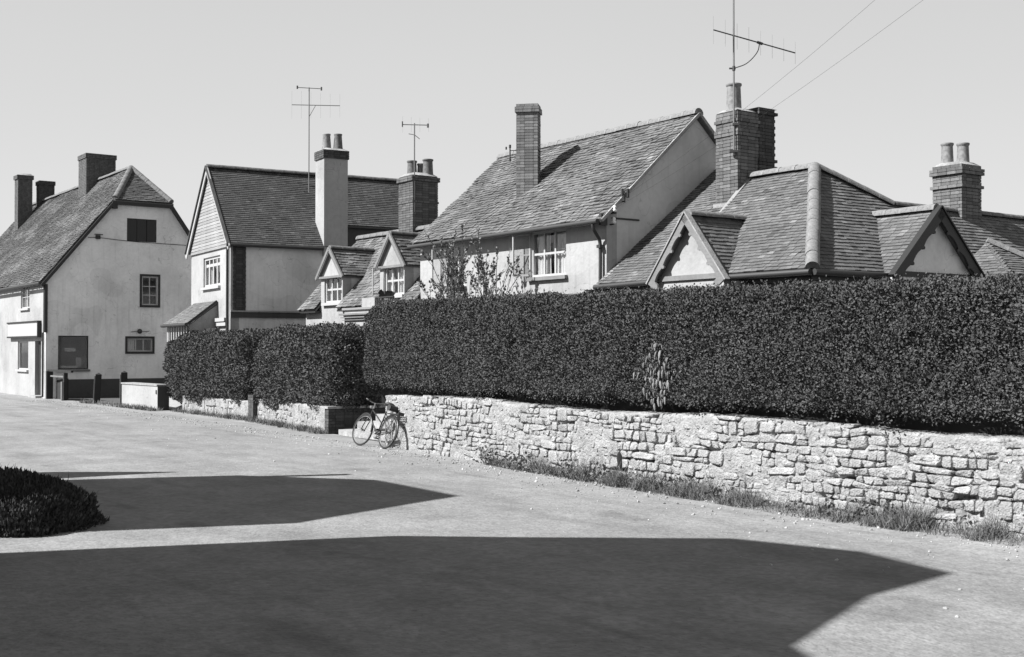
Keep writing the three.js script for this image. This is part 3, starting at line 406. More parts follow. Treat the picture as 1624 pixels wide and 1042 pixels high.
  part(h, 'corner_bracket', [bb(-1.4, -0.25, 3.0, 3.12, 0.0, 0.14), bb(-1.4, -0.25, 2.85, 2.98, 0.0, 0.1)], M.whitePaint);
  // rendered stack
  const S = part(h, 'chimney', bb(-0.66, 0.17, 5.3, 8.72, -4.12, -3.24), M.whitewash, { label: 'white rendered stack with dark brick head' });
  const hd = new THREE.Group(); courses(hd, 8.7, 9.0, 0.9, 0.96, BR.dark, 60); while (hd.children.length) { const c = hd.children[0]; c.position.x -= 0.245; c.position.z -= 3.68; S.add(c); }
  part(S, 'brick_core', bb(-0.68, 0.19, 8.72, 8.99, -4.14, -3.22), M.mortarDark);
  part(S, 'mortar_cap', new THREE.CylinderGeometry(0.5, 0.707, 0.08, 4).rotateY(Math.PI / 4).scale(0.9, 1, 0.96).translate(-0.245, 9.04, -3.68), M.flaunch);
  for (const z of [-3.5, -3.86]) part(S, 'chimney_pot', new THREE.LatheGeometry([[0.17, 0], [0.16, 0.1], [0.13, 0.5], [0.145, 0.52], [0.145, 0.56], [0.11, 0.56], [0.1, 0.3], [0, 0.28]].map((p) => new THREE.Vector2(...p)), 16).translate(-0.2 + (z < -3.6 ? 0.1 : -0.08), 9.06, z), z < -3.6 ? M.pot : M.potPale);
}

// ---------------------------------------------------------------- village shop at the end of the street (far left)
{
  const h = thing('village_shop', 'old rendered shop house with half-hipped mossy roof, shuttered gable and two stacks', 'house', [-19.43, 0, -49.92], ST);
  const L = -20, sl = 1.225, D = 7.7, yr = 10.18, zr = -4.12, hy = 8.58;
  const big = [0.5, 1.75, 1.2, 2.62], sw = [3.4, 4.5, 1.95, 2.52], mw = [4.02, 4.74, 3.98, 5.24], sh = [3.36, 4.66, 6.74, 7.74];
  part(h, 'gable_wall', wallX([[0, 0], [D, 0], [D, 5.1], [5.36, hy - 0.1], [2.95, hy - 0.1], [0, 5.0]], [big, sw, mw, sh], 0), M.shopRender);
  const up = [-4.2, -2.7, 3.85, 4.85], door = [-1.72, -0.72, 0.05, 2.4], shopw = [-4.7, -2.85, 1.15, 2.4];
  part(h, 'front_wall', wallZ([[L, 0], [-0.3, 0], [-0.3, 4.95], [L, 4.95]], [up, door, shopw, [-12, -10.6, 1.1, 2.4], [-12, -10.6, 3.85, 4.85]], 0), M.whitewash);
  part(h, 'far_gable_wall', wallX([[0.3, 0], [D, 0], [D, 5], [-zr, yr - 0.2], [0.3, 5.2]], [], L + 0.3), M.shopRender);
  part(h, 'back_wall', wallZ([[L + 0.3, 0], [-0.3, 0], [-0.3, 5], [L + 0.3, 5]], [], -D + 0.3), M.shopRender);
  part(h, 'plinth', [bb(0.0, 0.04, 0, 0.78, -7.6, -0.45)], M.plinth, { label: 'dark tarred plinth' });
  const e0 = 4.86, ze = 0.24, xo = 0.14, zh = ze - (hy - e0) / sl;
  const zb = -D - 0.1, sb = (yr - 4.9) / (zr - zb), zhb = zr - (yr - hy) / sb;
  const r = roof(h, [[[L - 0.1, e0, ze], [xo, e0, ze], [xo, hy, zh], [-1.84, yr, zr], [L - 0.1, yr, zr]], [[xo + 0.14, hy - 0.12, zh + 0.12], [xo + 0.14, hy - 0.12, zhb - 0.1], [-1.84, yr, zr]]], { gauge: 0.12, width: 0.18, m: M.tileShop, rough: 0.016, sag: 0.12, lichen: 0.5, lf: 1.5, lfx: 0.6, th: 0.02, plain: [[[xo, 4.9, zb], [L - 0.1, 4.9, zb], [L - 0.1, yr, zr], [-1.84, yr, zr], [xo, hy, zhb]]] });
  ridge(r, [-1.84, yr + 0.06, zr], [L, yr + 0.06, zr], 0.14, 0.45, M.ridge);
  ridge(r, [xo + 0.1, hy + 0.0, zh + 0.02], [-1.84, yr + 0.08, zr], 0.14, 0.42, M.ridge, 'hip_tile'); ridge(r, [xo + 0.1, hy, zhb - 0.02], [-1.84, yr + 0.08, zr], 0.14, 0.42, M.ridge, 'hip_tile');
  part(h, 'bargeboard', [beam([xo - 0.04, e0 - 0.17, ze - 0.02], [xo - 0.04, hy - 0.17, zh], 0.12, 0.26, [1, 0, 0]), beam([xo - 0.04, 4.75, zb], [xo - 0.04, hy - 0.17, zhb], 0.12, 0.26, [1, 0, 0]), bb(0.01, xo + 0.1, hy - 0.3, hy - 0.16, zhb - 0.1, zh + 0.12), bb(0.02, 0.2, hy - 0.48, hy - 0.3, zh - 0.1, zh + 0.1)], M.darkPaint);
  part(h, 'gutter', gutter([L, e0 - 0.08, ze + 0.05], [xo, e0 - 0.06, ze + 0.05]), M.iron);
  part(h, 'drainpipe', [rod([0.04, e0 - 0.1, 0.03], [0.04, 2.75, 0.03], 0.09), rod([-0.16, 2.75, 0.07], [-0.16, 0.05, 0.07], 0.045), tube([[-0.1, e0 - 0.15, 0.28], [-0.6, e0 - 0.2, 0.1], [-1.1, e0 - 0.12, 0.24]], 0.015)], M.darkPaint);
  // shuttered loft opening
  const shg = part(h, 'loft_shutter', bb(-0.1, -0.06, sh[2], sh[3], -sh[1], -sh[0]), M.darkPaint);
  for (let i = 0; i < 3; i++) part(shg, 'shutter_board', bb(-0.06, -0.01 - 0.012 * (i % 2), sh[2] + 0.02, sh[3] - 0.02, -(sh[0] + (i + 1) * 0.433) + 0.012, -(sh[0] + i * 0.433) - 0.012), M.darkPaint);
  windowUnit(h, [0, mw[2], -mw[0]], 90, 0.72, 1.26, { cols: 2, rows: 3, outer: M.darkPaint, fm: M.whitePaint, bw: 0.035, fw: 0.06, sill: M.darkPaint });
  windowUnit(h, [0, sw[2], -sw[0]], 90, 1.1, 0.57, { cols: 3, rows: 1, outer: M.darkPaint, bw: 0.04, fw: 0.05, sill: M.darkPaint, curtain: [[0.05, 0.36]] });
  windowUnit(h, [0, big[2], -big[0]], 90, 1.25, 1.42, { cols: 1, rows: 1, fm: M.darkPaint, fw: 0.04, sill: M.postPale, name: 'shop_window' });
  part(h, 'display_card', [bb(-0.5, -0.48, 1.95, 2.1, -1.35, -0.9), bb(-0.6, -0.58, 1.3, 1.7, -1.62, -1.4), bb(-0.4, -0.38, 1.25, 1.35, -1.4, -0.7)], M.whitePaint);
  windowUnit(h, [up[0], up[2], 0], 0, 1.5, 1.0, { cols: 3, rows: 2, curtain: [[0.1, 0.5]] });
  windowUnit(h, [shopw[0], shopw[2], 0], 0, 1.85, 1.25, { cols: 1, rows: 1, name: 'shop_window' });
  for (const y of [1.1, 3.85]) windowUnit(h, [-12, y, 0], 0, 1.4, y < 2 ? 1.3 : 1, { cols: 3, rows: 2 });
  const dr = part(h, 'door', bb(door[0] + 0.04, door[1] - 0.04, 0.06, 2.36, -0.2, -0.14), M.darkPaint); part(dr, 'handle', new THREE.SphereGeometry(0.04, 10, 8).translate(-0.85, 1.05, -0.1), M.chrome);
  part(h, 'doorstep', bb(-1.85, -0.6, 0, 0.09, -0.2, 0.25), M.step);
  part(h, 'sign_board', bb(-6, -0.75, 2.62, 3.2, 0.02, 0.14), M.whitePaint); part(h, 'sign_frame', [bb(-6.05, -0.68, 3.2, 3.26, 0.0, 0.18), bb(-6.05, -0.68, 2.55, 2.62, 0, 0.17), bb(-0.75, -0.68, 2.62, 3.2, 0.0, 0.17)], M.darkPaint);
  part(h, 'downlight_lamp', [new THREE.SphereGeometry(0.11, 12, 8).translate(0.12, 2.83, -3.9), rod([0, 2.86, -3.9], [0.12, 2.86, -3.9], 0.02), tube([[0.02, 2.8, -3.55], [0.04, 2.83, -3.8], [0.04, 2.82, -4.1], [0.02, 2.84, -4.35]], 0.012)], M.iron);
  part(h, 'wall_cable', tube([[0.02, 6.8, -1.7], [0.03, 6.82, -2.1], [0.02, 6.74, -3.4], [0.02, 6.68, -6.2]], 0.012, 5, 30), M.darkPaint);
  part(h, 'cable_box', [bb(0, 0.1, 6.76, 6.92, -2.2, -2.02), rod([0.1, 6.95, -1.95], [0.1, 6.95, -2.3], 0.02)], M.darkPaint);
  chimney(h, { x: -7.15, z: -4.18, y0: 8.6, y1: 11.45, w: 1.3, d: 1.4, tones: BR.mid, most: 0, out: (y) => y > 11.2 ? 0.04 : 0, cap: 0.03 });
  chimney(h, { x: -16.9, z: -3.1, y0: 8, y1: 11.5, w: 0.75, d: 0.75, tones: BR.mid, most: 0, out: (y) => y > 11.3 ? 0.06 : 0, cap: 0.12 });
  chimney(h, { x: -16.9, z: -4.25, y0: 8, y1: 11.3, w: 0.7, d: 0.8, tones: BR.dark, most: 0, out: (y) => y > 11.1 ? 0.04 : 0, cap: 0.03 });
}

// ---------------------------------------------------------------- rubble garden walls
function stoneGeo(c, dp, sd) {   // a rough stone on four corners (x along, y up): a nearly flat, uneven face, broken corners, sides running back
  const NU = 5, NV = 4, pos = [], idx = [], nz = (a, b, k) => noise(a * 2.2 + sd, b * 2.2, k + sd * 3) - 0.5, w = Math.hypot(c[1][0] - c[0][0], c[1][1] - c[0][1]), hh = Math.abs(c[3][1] - c[0][1]);
  const k = [rr(0.45, 1), rr(0.45, 1), rr(0.45, 1), rr(0.45, 1)], tx = rr(-1, 1) * 0.012, ty = rr(-1, 1) * 0.012;
  const mx = (c[0][0] + c[1][0] + c[2][0] + c[3][0]) / 4, my = (c[0][1] + c[1][1] + c[2][1] + c[3][1]) / 4;
  const P = (s, t) => { const u = (s + 1) / 2, v = (t + 1) / 2, q = s < 0 ? (t < 0 ? k[0] : k[3]) : (t < 0 ? k[1] : k[2]), e = Math.pow(Math.abs(s * t), 4), f = 1 - (1 - q) * e * (hh < w ? 0.6 : 0.5); const x = mix(mix(c[0][0], c[1][0], u), mix(c[3][0], c[2][0], u), v), y = mix(mix(c[0][1], c[1][1], u), mix(c[3][1], c[2][1], u), v); return [mx + (x - mx) * f + 0.03 * Math.min(w, 0.2) * nz(s * 2, t * 2, 1), my + (y - my) * f + 0.1 * Math.min(hh, 0.12) * nz(s * 2, t * 2, 5)]; };
  for (let j = 0; j <= NV; j++) for (let i = 0; i <= NU; i++) { const s = clamp((i / NU * 2 - 1) * 1.0, -1, 1), t = j / NV * 2 - 1, s2 = Math.sign(s) * Math.pow(Math.abs(s), 0.75), t2 = Math.sign(t) * Math.pow(Math.abs(t), 0.75), ed = Math.max(Math.abs(s2), Math.abs(t2)); const [x, y] = P(s2, t2); pos.push(x, y, dp - (ed > 0.99 ? 0.007 : 0) + tx * s2 + ty * t2 + 0.03 * nz(s2 * 1.4, t2 * 1.4, 9)); }
  const id = (i, j) => j * (NU + 1) + i;
  for (let j = 0; j < NV; j++) for (let i = 0; i < NU; i++) idx.push(id(i, j), id(i + 1, j), id(i + 1, j + 1), id(i, j), id(i + 1, j + 1), id(i, j + 1));
  const ring = []; for (let i = 0; i < NU; i++) ring.push([i, 0]); for (let j = 0; j < NV; j++) ring.push([NU, j]); for (let i = NU; i > 0; i--) ring.push([i, NV]); for (let j = NV; j > 0; j--) ring.push([0, j]);
  const b0 = pos.length / 3; ring.forEach(([i, j]) => { const q = id(i, j) * 3; pos.push(mx + (pos[q] - mx) * 0.96, my + (pos[q + 1] - my) * 0.96, -0.12); });
  ring.forEach(([i, j], n) => { const m = (n + 1) % ring.length, a = id(i, j), b = id(...ring[m]); idx.push(b, a, b0 + n, b, b0 + n, b0 + m); });
  const g = new THREE.BufferGeometry(); g.setAttribute('position', new THREE.Float32BufferAttribute(pos, 3)); g.setIndex(idx); g.computeVertexNormals(); return g;
}
// path(x) -> [point on the wall's foot line, outward normal, along], x runs from x0 to x1 (left to right from the street)
function rubbleWall(name, label, x0, x1, path, top, th, { most, rows = 8, smear = 0.5, end = true, prio = () => 0, wmin = 0.13, wmax = 0.44 }) {
  const o = path((x0 + x1) / 2), g = thing(name, label, 'stone wall', [o[0].x, 0, o[0].z]), org = o[0];
  const at = (x, y, z) => { const [p, n] = path(x); return new THREE.Vector3(p.x + n.x * z - org.x, y, p.z + n.z * z - org.z); };
  const sme = (x, y) => clamp((fbm(x * 0.9 + 31, y * 1.8, 6, 4) - 0.5 + (smear - 0.5) * 0.6) * 4 + 0.5, 0, 1);
  const nx = Math.ceil((x1 - x0) / 0.045), ny = Math.ceil(1.25 / 0.05), pos = [], idx = [];
  const tp = (x) => top(x) + 0.03 * (fbm(x * 4, 3, 1, 3) - 0.5);
  // the mortar bed: front face with raked-out hollows, then the top, then the back
  for (let i = 0; i <= nx; i++) { const x = mix(x0, x1, i / nx); for (let j = 0; j <= ny; j++) { const y = tp(x) * j / ny - 0.02, hole = clamp((fbm(x * 5, y * 9, 2, 3) - 0.54) * 11, 0, 1) * (1 - 0.97 * sme(x, y)); const v = at(x, y, -0.01 - 0.12 * hole + 0.018 * (fbm(x * 14, y * 14, 4, 2) - 0.5)); pos.push(v.x, v.y, v.z); } for (const [y, z] of [[tp(x), -0.06], [tp(x) + 0.01, -th * 0.6], [tp(x), -th], [0, -th]]) { const v = at(x, y, z); pos.push(v.x, v.y, v.z); } }
  const C = ny + 5; for (let i = 0; i < nx; i++) for (let j = 0; j < C - 1; j++) { const a = i * C + j, b = a + C; idx.push(a, b, b + 1, a, b + 1, a + 1); }
  for (const i of [0, nx]) for (let j = 1; j < C - 1; j++) idx.push(i * C, ...(i ? [i * C + j + 1, i * C + j] : [i * C + j, i * C + j + 1]).reverse());
  const mg = new THREE.BufferGeometry(); mg.setAttribute('position', new THREE.Float32BufferAttribute(pos, 3)); mg.setIndex(idx); mg.computeVertexNormals();
  part(g, 'mortar_bed', mg, M.rubbleMortar);
  // uneven courses: random course heights, wandering bed joints, slanting cross joints, some stones two courses high
  const list = [], lv = [0]; while (lv[lv.length - 1] < 1.2) lv.push(lv[lv.length - 1] + rr(0.06, 0.135) * (8 / rows)); const N = lv.length - 1;
  const line = (i, x) => i === 0 ? -0.03 : lv[i] + 0.075 * (fbm(x * 1.5 + i * 7.3, i * 3.1, 2, 3) - 0.5) * 2;
  const put = (xa, ja, xb, jb, i, n) => { const x = (xa + xb) / 2, y = (line(i, x) + line(i + n, x)) / 2; if (line(i + n, x) > tp(x) + 0.035) return; const g1 = 0.003, c = [[xa - ja + g1, line(i, xa) + g1], [xb - jb - g1, line(i, xb) + g1], [xb + jb - g1, line(i + n, xb) - g1], [xa + ja + g1, line(i + n, xa) - g1]]; if (xb - xa < 0.06 || c[3][1] - c[0][1] < 0.03 || c[2][1] - c[1][1] < 0.03) return; list.push({ x, y, s: sme(x, y), c: c.map((q) => [q[0] - x, q[1] - y]), area: (xb - xa) * (c[2][1] - c[1][1]) }); };
  const blocked = [...Array(N + 2)].map(() => []);
  for (let i = 0; i < N; i++) for (let x = x0 + 0.005, j0 = 0; x < x1 - 0.03;) {
    const hit = blocked[i].find(([a, b]) => x >= a - 1e-4 && x < b); if (hit) { x = hit[1]; j0 = 0; continue; }
    let w = rnd() < 0.3 ? rr(0.08, 0.15) : rr(wmin, wmax * (rnd() < 0.15 ? 1.2 : 0.7)), j1 = rr(-0.022, 0.022); const nxt = blocked[i].find(([a]) => a > x); if (nxt && x + w > nxt[0] - 0.07) { w = nxt[0] - x; j1 = 0; } if (x + w > x1 - 0.07) { w = x1 - x; j1 = 0; }
    const two = i < N - 1 && w > 0.16 && w < 0.42 && rnd() < 0.2 && !blocked[i + 1].some(([a, b]) => a < x + w && b > x);
    if (two) j1 = 0;
    put(x, two ? 0 : j0, x + w, j1, i, two ? 2 : 1); if (two) blocked[i + 1].push([x, x + w]), blocked[i + 1].sort((a, b) => a[0] - b[0]); x += w; j0 = j1;
  }
  for (const q of list) q.p = prio(q) + q.area;
  list.sort((a, b) => b.p - a.p);
  const rest = [];
  list.forEach((q, i) => {
    const [p, n, al] = path(q.x), dp = mix(rr(-0.01, 0.016), rr(-0.024, -0.007), q.s), geo = stoneGeo(q.c, dp, rnd() * 50), m = basis(al, new THREE.Vector3(0, 1, 0), n, at(q.x, q.y, 0));
    if (i < most) { const e = part(g, 'stone', geo, STONE[Math.floor(rnd() * STONE.length)]); e.applyMatrix4(m); } else { rest.push(fin(geo.applyMatrix4(m))); }
  });
  if (rest.length) part(g, 'stonework', mergeGeometries(rest), STONE[2], { kind: 'stuff' });
  return g;
}
const pathStreet = (off = 0) => (x) => { const d = (zw(x + 0.2) - zw(x - 0.2)) / 0.4, al = SX.clone().addScaledVector(SZ, d).normalize(), n = new THREE.Vector3(-al.z, 0, al.x); if (n.dot(SZ) < 0) n.negate(); return [street(x, 0, zw(x) + off), n, al]; };
const pathLine = (a, b) => { const d = new THREE.Vector3(b[0] - a[0], 0, b[1] - a[1]), l = d.length(); d.divideScalar(l); const n = new THREE.Vector3(-d.z, 0, d.x); if (n.dot(SZ) < 0) n.negate(); return { f: (x) => [new THREE.Vector3(a[0], 0, a[1]).addScaledVector(d, x), n, d], l, d, n }; };
rubbleWall('rubble_wall', 'long limewashed rubble stone wall under the tall clipped hedge', -1.95, 17, pathStreet(), (x) => 1.13 + 0.03 * Math.sin(x * 0.9), 0.45, { most: 300, smear: 0.5, prio: (q) => q.x > 0.5 && q.x < 13.2 ? 1 + q.x * 0.002 : 0 });
// low walls to the left of the gate, from the gate outwards
const pl1 = pathLine([-7.3, -34.35], [-4.62, -29.55]);
rubbleWall('low_wall', 'low limewashed wall under the rounded hedge, between gate and brick pier', 0.0, pl1.l, pl1.f, () => 0.66, 0.42, { most: 110, smear: 0.72, rows: 5 });
{ // its brick end at the gate and the return running back beside the steps
  const e = pl1.f(pl1.l)[0], g = thing('gate_wall', 'dark brick end wall running back beside the garden steps', 'wall', [e.x, 0, e.z], Math.atan2(pl1.n.x, pl1.n.z) / R);
  const c = part(g, 'wall_core', bb(0.0, 0.22, 0, 0.6, -1.9, -0.02), M.mortarDark);
  const tmp = new THREE.Group(); courses(tmp, 0, 0.6, 0.24, 1.9, BR.dark, 150, () => 0, 'rf'); while (tmp.children.length) { const k = tmp.children[0]; k.position.x += 0.12; k.position.z -= 0.96; c.add(k); }
  part(g, 'coping', bb(-0.02, 0.27, 0.61, 0.67, -1.95, 0.02), M.flaunch);
}
{
  const p = pl1.f(-0.25)[0], g = thing('brick_pier', 'square dark brick pier standing in the low garden wall', 'pier', [p.x, 0, p.z], Math.atan2(pl1.n.x, pl1.n.z) / R);
  const c = part(g, 'pier_core', bb(-0.23, 0.23, 0, 0.72, -0.35, 0.11), M.mortar); const tmp = new THREE.Group(); courses(tmp, 0, 0.75, 0.48, 0.48, BR.dark, 120); while (tmp.children.length) { const k = tmp.children[0]; k.position.z -= 0.12; c.add(k); }
}
const pl2 = pathLine([-10.9, -39.6], [-7.62, -34.9]);
rubbleWall('low_wall', 'low limewashed wall at the foot of the farther rounded hedge', 0, pl2.l, pl2.f, () => 0.55, 0.4, { most: 60, smear: 0.7, rows: 4 });
{
  const pl = pathLine([-13.98, -42.95], [-11.95, -40.4]), g = thing('wall_stub', 'short rendered wall stub with blackened end near the shop posts', 'wall', [-13.98, 0, -42.95], Math.atan2(pl.n.x, pl.n.z) / R);
  part(g, 'wall', bb(0, pl.l, 0, 0.82, -0.4, 0), M.whitewash); part(g, 'coping', bb(-0.02, pl.l + 0.02, 0.821, 0.87, -0.43, 0.03), M.flaunch);
  part(g, 'end_face', bb(pl.l + 0.001, pl.l + 0.03, 0, 0.8, -0.4, 0), M.plinth); part(g, 'iron_plate', bb(pl.l - 0.12, pl.l - 0.05, 0.55, 0.68, 0.0, 0.02), M.iron);
}
{ // steps in the gate gap
  const a = new THREE.Vector3(-4.02, 0, -28.75), t = Math.atan2(SZ.x, SZ.z) / R, g = thing('garden_steps', 'pale stone steps at the gate gap beside the bicycle', 'steps', [a.x, 0, a.z], t);
  part(g, 'step', bb(-0.2, 2.9, 0, 0.14, -1.1, 0.05), M.step); part(g, 'step', bb(0.0, 2.9, 0.142, 0.33, -1.6, -0.35), M.step); part(g, 'step', bb(0.1, 2.9, 0.332, 0.5, -2.4, -0.8), M.step);
}

// ---------------------------------------------------------------- hedges
const leafGeo = (() => { const g = new THREE.BufferGeometry(); g.setAttribute('position', new THREE.Float32BufferAttribute([0, 0, 0, 0.32, 0.5, 0.1, 0, 1, 0, 0, 0, 0, 0, 1, 0, -0.32, 0.5, 0.1], 3)); g.computeVertexNormals(); return g; })();
function hedge(name, label, frame, box, rad, count, size, { lump = 0.1, depth = 0.16, bottom = 0, tone = 1, stem = 0, rise = () => 0 } = {}) {
  const [x0, x1, y0, y1, z0, z1] = box, { o, ax, az } = frame, g = thing(name, label, 'hedge', [o.x, 0, o.z]);
  const A = { f: (x1 - x0) * (y1 - y0), t: (x1 - x0) * (z1 - z0), l: (z1 - z0) * (y1 - y0) }, tot = A.f + A.t + 2 * A.l + 0.3 * A.f;
  const surf = (p) => { const q = new THREE.Vector3(clamp(p.x, x0 + rad, x1 - rad), clamp(p.y, y0 + rad * 0.8, y1 - rad), clamp(p.z, z0 + rad, z1 - rad)), n = p.clone().sub(q); if (n.lengthSq() < 1e-9) n.set(0, 0, 1); n.normalize(); return [q.addScaledVector(n, rad), n]; };
  const bump = (s) => lump * (fbm(s.x * 1.6, s.y * 1.6, s.z * 1.6, 3) - 0.5) * 2 + 0.75 * lump * (fbm(s.x * 4.2, s.y * 4.2, s.z * 4.2 + 9, 2) - 0.5) * 2;
  const bend = frame.bend ?? (() => 0), wv = (s) => new THREE.Vector3().addScaledVector(ax, s.x).addScaledVector(az, s.z + bend(s.x)).setY(s.y + rise(s.x) * (s.y - y0) / (y1 - y0));
  // inner twig mass
  const cg = new THREE.BoxGeometry(x1 - x0, y1 - y0, z1 - z0, Math.ceil((x1 - x0) / 0.2), 10, 6).translate((x0 + x1) / 2, (y0 + y1) / 2, (z0 + z1) / 2), cp = cg.attributes.position;
  for (let i = 0; i < cp.count; i++) { const [s, n] = surf(new THREE.Vector3().fromBufferAttribute(cp, i)); const v = wv(s.addScaledVector(n, bump(s) - depth - 0.05)); cp.setXYZ(i, v.x, v.y, v.z); } cg.computeVertexNormals();
  part(g, 'twig_mass', cg, M.twig);
  if (stem) { const sg = new THREE.BoxGeometry(x1 - x0 - 0.2, y0 + 0.4 - stem, z1 - z0 - 0.75, 60, 1, 1).translate((x0 + x1) / 2, (y0 + 0.4 + stem) / 2, (z0 + z1) / 2 - 0.05), p = sg.attributes.position; for (let i = 0; i < p.count; i++) { const v = wv(new THREE.Vector3().fromBufferAttribute(p, i)); p.setXYZ(i, v.x, v.y, v.z); } part(g, 'stem_mass', sg, M.twig); }
  const L = [], up = new THREE.Vector3(0, 1, 0);
  for (let i = 0; i < count; i++) {
    let r = rnd() * tot, p = new THREE.Vector3(rr(x0, x1), rr(y0, y1), rr(z0, z1));
    if ((r -= A.f) < 0) p.z = z1; else if ((r -= A.t) < 0) p.y = y1; else if ((r -= A.l) < 0) p.x = x0; else if ((r -= A.l) < 0) p.x = x1; else { p.z = mix(z1, z0, rnd() * 0.6); p.y = y0; }
    const [s, n] = surf(p); if (stem && n.y < 0.2 && s.z > z1 - 0.25 && s.y < y0 + 0.3 && rnd() < 1.6 * (fbm(s.x * 2.3, 9, 2, 3) - 0.35)) s.y -= rr(0, 0.3) * fbm(s.x * 5, 3, 2, 2) * 1.3;
    const dd = Math.pow(rnd(), 1.6), inn = depth * dd * 1.5 - 0.02;
    const shoot = s.y > y1 - 0.05 && rnd() < 0.035 ? rr(0.02, 0.09) : 0; s.y += shoot;
    const gap = fbm(s.x * 7, s.y * 7, s.z * 7 + 4, 2); if (gap < 0.34 && dd < 0.5 && rnd() < 0.6) continue;
    const low = bottom && s.y < y0 + bottom && rnd() < 0.6 * (1 - (s.y - y0) / bottom); if (low) continue;
    const w = wv(s.clone().addScaledVector(n, bump(s) - inn)), nw = new THREE.Vector3().addScaledVector(ax, n.x).addScaledVector(az, n.z).setY(n.y);
    const dir = new THREE.Vector3(rr(-1, 1), rr(-0.5, 1.1), rr(-1, 1)).addScaledVector(nw, 0.7).normalize(), fc = nw.clone().multiplyScalar(0.8).addScaledVector(up, 0.35).add(new THREE.Vector3(rr(-1, 1), rr(-1, 1), rr(-1, 1)).multiplyScalar(0.75)), xx = dir.clone().cross(fc).normalize(), zz = xx.clone().cross(dir), k = size * rr(0.65, 1.3);
    L.push({ m: basis(xx.multiplyScalar(k), dir.multiplyScalar(k), zz.multiplyScalar(k), w), c: tone * rr(0.8, 1.12) * (0.8 + 0.4 * fbm(s.x * 0.9, s.y * 1.4, 40, 3)) * (rnd() < 0.012 ? 1.7 : 1) });
  }
  inst(g, 'foliage', leafGeo, M.leaf, L);
  return g;
}
hedge('hedge', 'long tall clipped hedge standing over the rubble wall', { o: SO, ax: SX, az: SZ, bend: (x) => zw(x) - 5 }, [-2.75, 17.2, 1.3, 2.9, 3.85, 5.12], 0.24, 330000, 0.039, { lump: 0.09, depth: 0.1, bottom: 0.12, stem: 0.9, rise: (x) => clamp((9 - x) * 0.013, -0.02, 0.13) + 0.035 * (fbm(x * 0.7, 4, 3, 3) - 0.5) });
{
  const f = (p, q) => { const ax = new THREE.Vector3(q[0] - p[0], 0, q[1] - p[1]).normalize(), az = new THREE.Vector3(-ax.z, 0, ax.x); if (az.dot(SZ) < 0) az.negate(); return { o: new THREE.Vector3(p[0], 0, p[1]), ax, az }; };
  hedge('hedge', 'dense rounded hedge beside the gate, above the low wall', f([-7.45, -34.6], [-4.62, -29.55]), [-0.1, 6.15, 0.42, 2.62, -1.7, 0.02], 0.6, 62000, 0.064, { lump: 0.16, depth: 0.16 });
  hedge('hedge', 'domed hedge nearest the village shop, behind the brick pier', f([-11.1, -39.9], [-7.62, -34.9]), [-1.6, 6.0, 0.3, 2.58, -1.7, 0.1], 0.85, 62000, 0.066, { lump: 0.16, depth: 0.16, tone: 0.95 });
}

// ---------------------------------------------------------------- verge grass, weeds, stones
const bladeGeo = (() => { const g = new THREE.BufferGeometry(), p = []; const w = [0.5, 0.42, 0.26, 0], y = [0, 0.4, 0.75, 1], z = [0, 0.05, 0.2, 0.45]; for (let i = 0; i < 3; i++) { p.push(-w[i], y[i], z[i], w[i], y[i], z[i], w[i + 1], y[i + 1], z[i + 1]); if (i < 2) p.push(-w[i], y[i], z[i], w[i + 1], y[i + 1], z[i + 1], -w[i + 1], y[i + 1], z[i + 1]); } g.setAttribute('position', new THREE.Float32BufferAttribute(p, 3)); g.computeVertexNormals(); return g; })();
function blades(name, label, n, where, hmin, hmax, wd, m = M.grass) {
  const L = []; for (let i = 0; i < n; i++) { const q = where(i); if (!q) continue; const h = rr(hmin, hmax) * (q.s ?? 1), a = rr(0, 6.283), y = new THREE.Vector3(rr(-0.75, 0.75), 1, rr(-0.75, 0.75)).normalize(), x = new THREE.Vector3(Math.cos(a), 0, Math.sin(a)).cross(y).normalize(), z = x.clone().cross(y), k = wd * rr(0.6, 1.5); L.push({ m: basis(x.multiplyScalar(k), y.multiplyScalar(h), z.multiplyScalar(h), q.p), c: rr(0.55, 1.5) }); }
  const e = inst(scene, name, bladeGeo, m, L); if (e) { e.name = numbered(name); Object.assign(e.userData, { label, category: 'grass', kind: 'stuff' }); }
}
const clump = (x) => clamp((fbm(x * 2.2, 2, 3, 3) - 0.4) * 4, 0, 1);
blades('verge_grass', 'ragged strip of grass and weeds along the foot of the rubble wall', 34000, () => { const x = 2.2 + 15 * Math.pow(rnd(), 0.7), d = clump(x) * clamp((x - 2) / 3, 0.15, 1); if (rnd() > d + 0.18) return null; const z = Math.pow(rnd(), 1.5) * mix(0.12, 0.5, clamp((x - 2) / 8, 0, 1)); return { p: street(x, 0.0, zw(x) + 0.02 + z), s: (1.15 - z) * mix(0.5, 1, d) * (rnd() < 0.06 ? 1.5 : 1) }; }, 0.05, 0.34, 0.007);
blades('verge_grass', 'thin grass along the low walls between the gate and the shop', 5200, () => { const a = rnd() < 0.6, pl = a ? pl1 : pl2, x = rr(-0.4, pl.l + 0.2), [p, n] = pl.f(x); if (rnd() > clump(x * 1.3 + 9) + 0.25) return null; return { p: p.clone().addScaledVector(n, 0.03 + 0.35 * rnd() * rnd()) }; }, 0.07, 0.2, 0.014);
blades('verge_grass', 'tufts of grass round the shop posts and wall stub', 2200, () => { const t = rnd(), p = new THREE.Vector3(mix(-16.6, -11.7, t), 0, mix(-46.6, -40.1, t)); if (rnd() > clump(t * 7 + 40) + 0.15) return null; return { p: p.addScaledVector(SZ, 0.05 + rr(-0.1, 0.35)) }; }, 0.06, 0.2, 0.018);
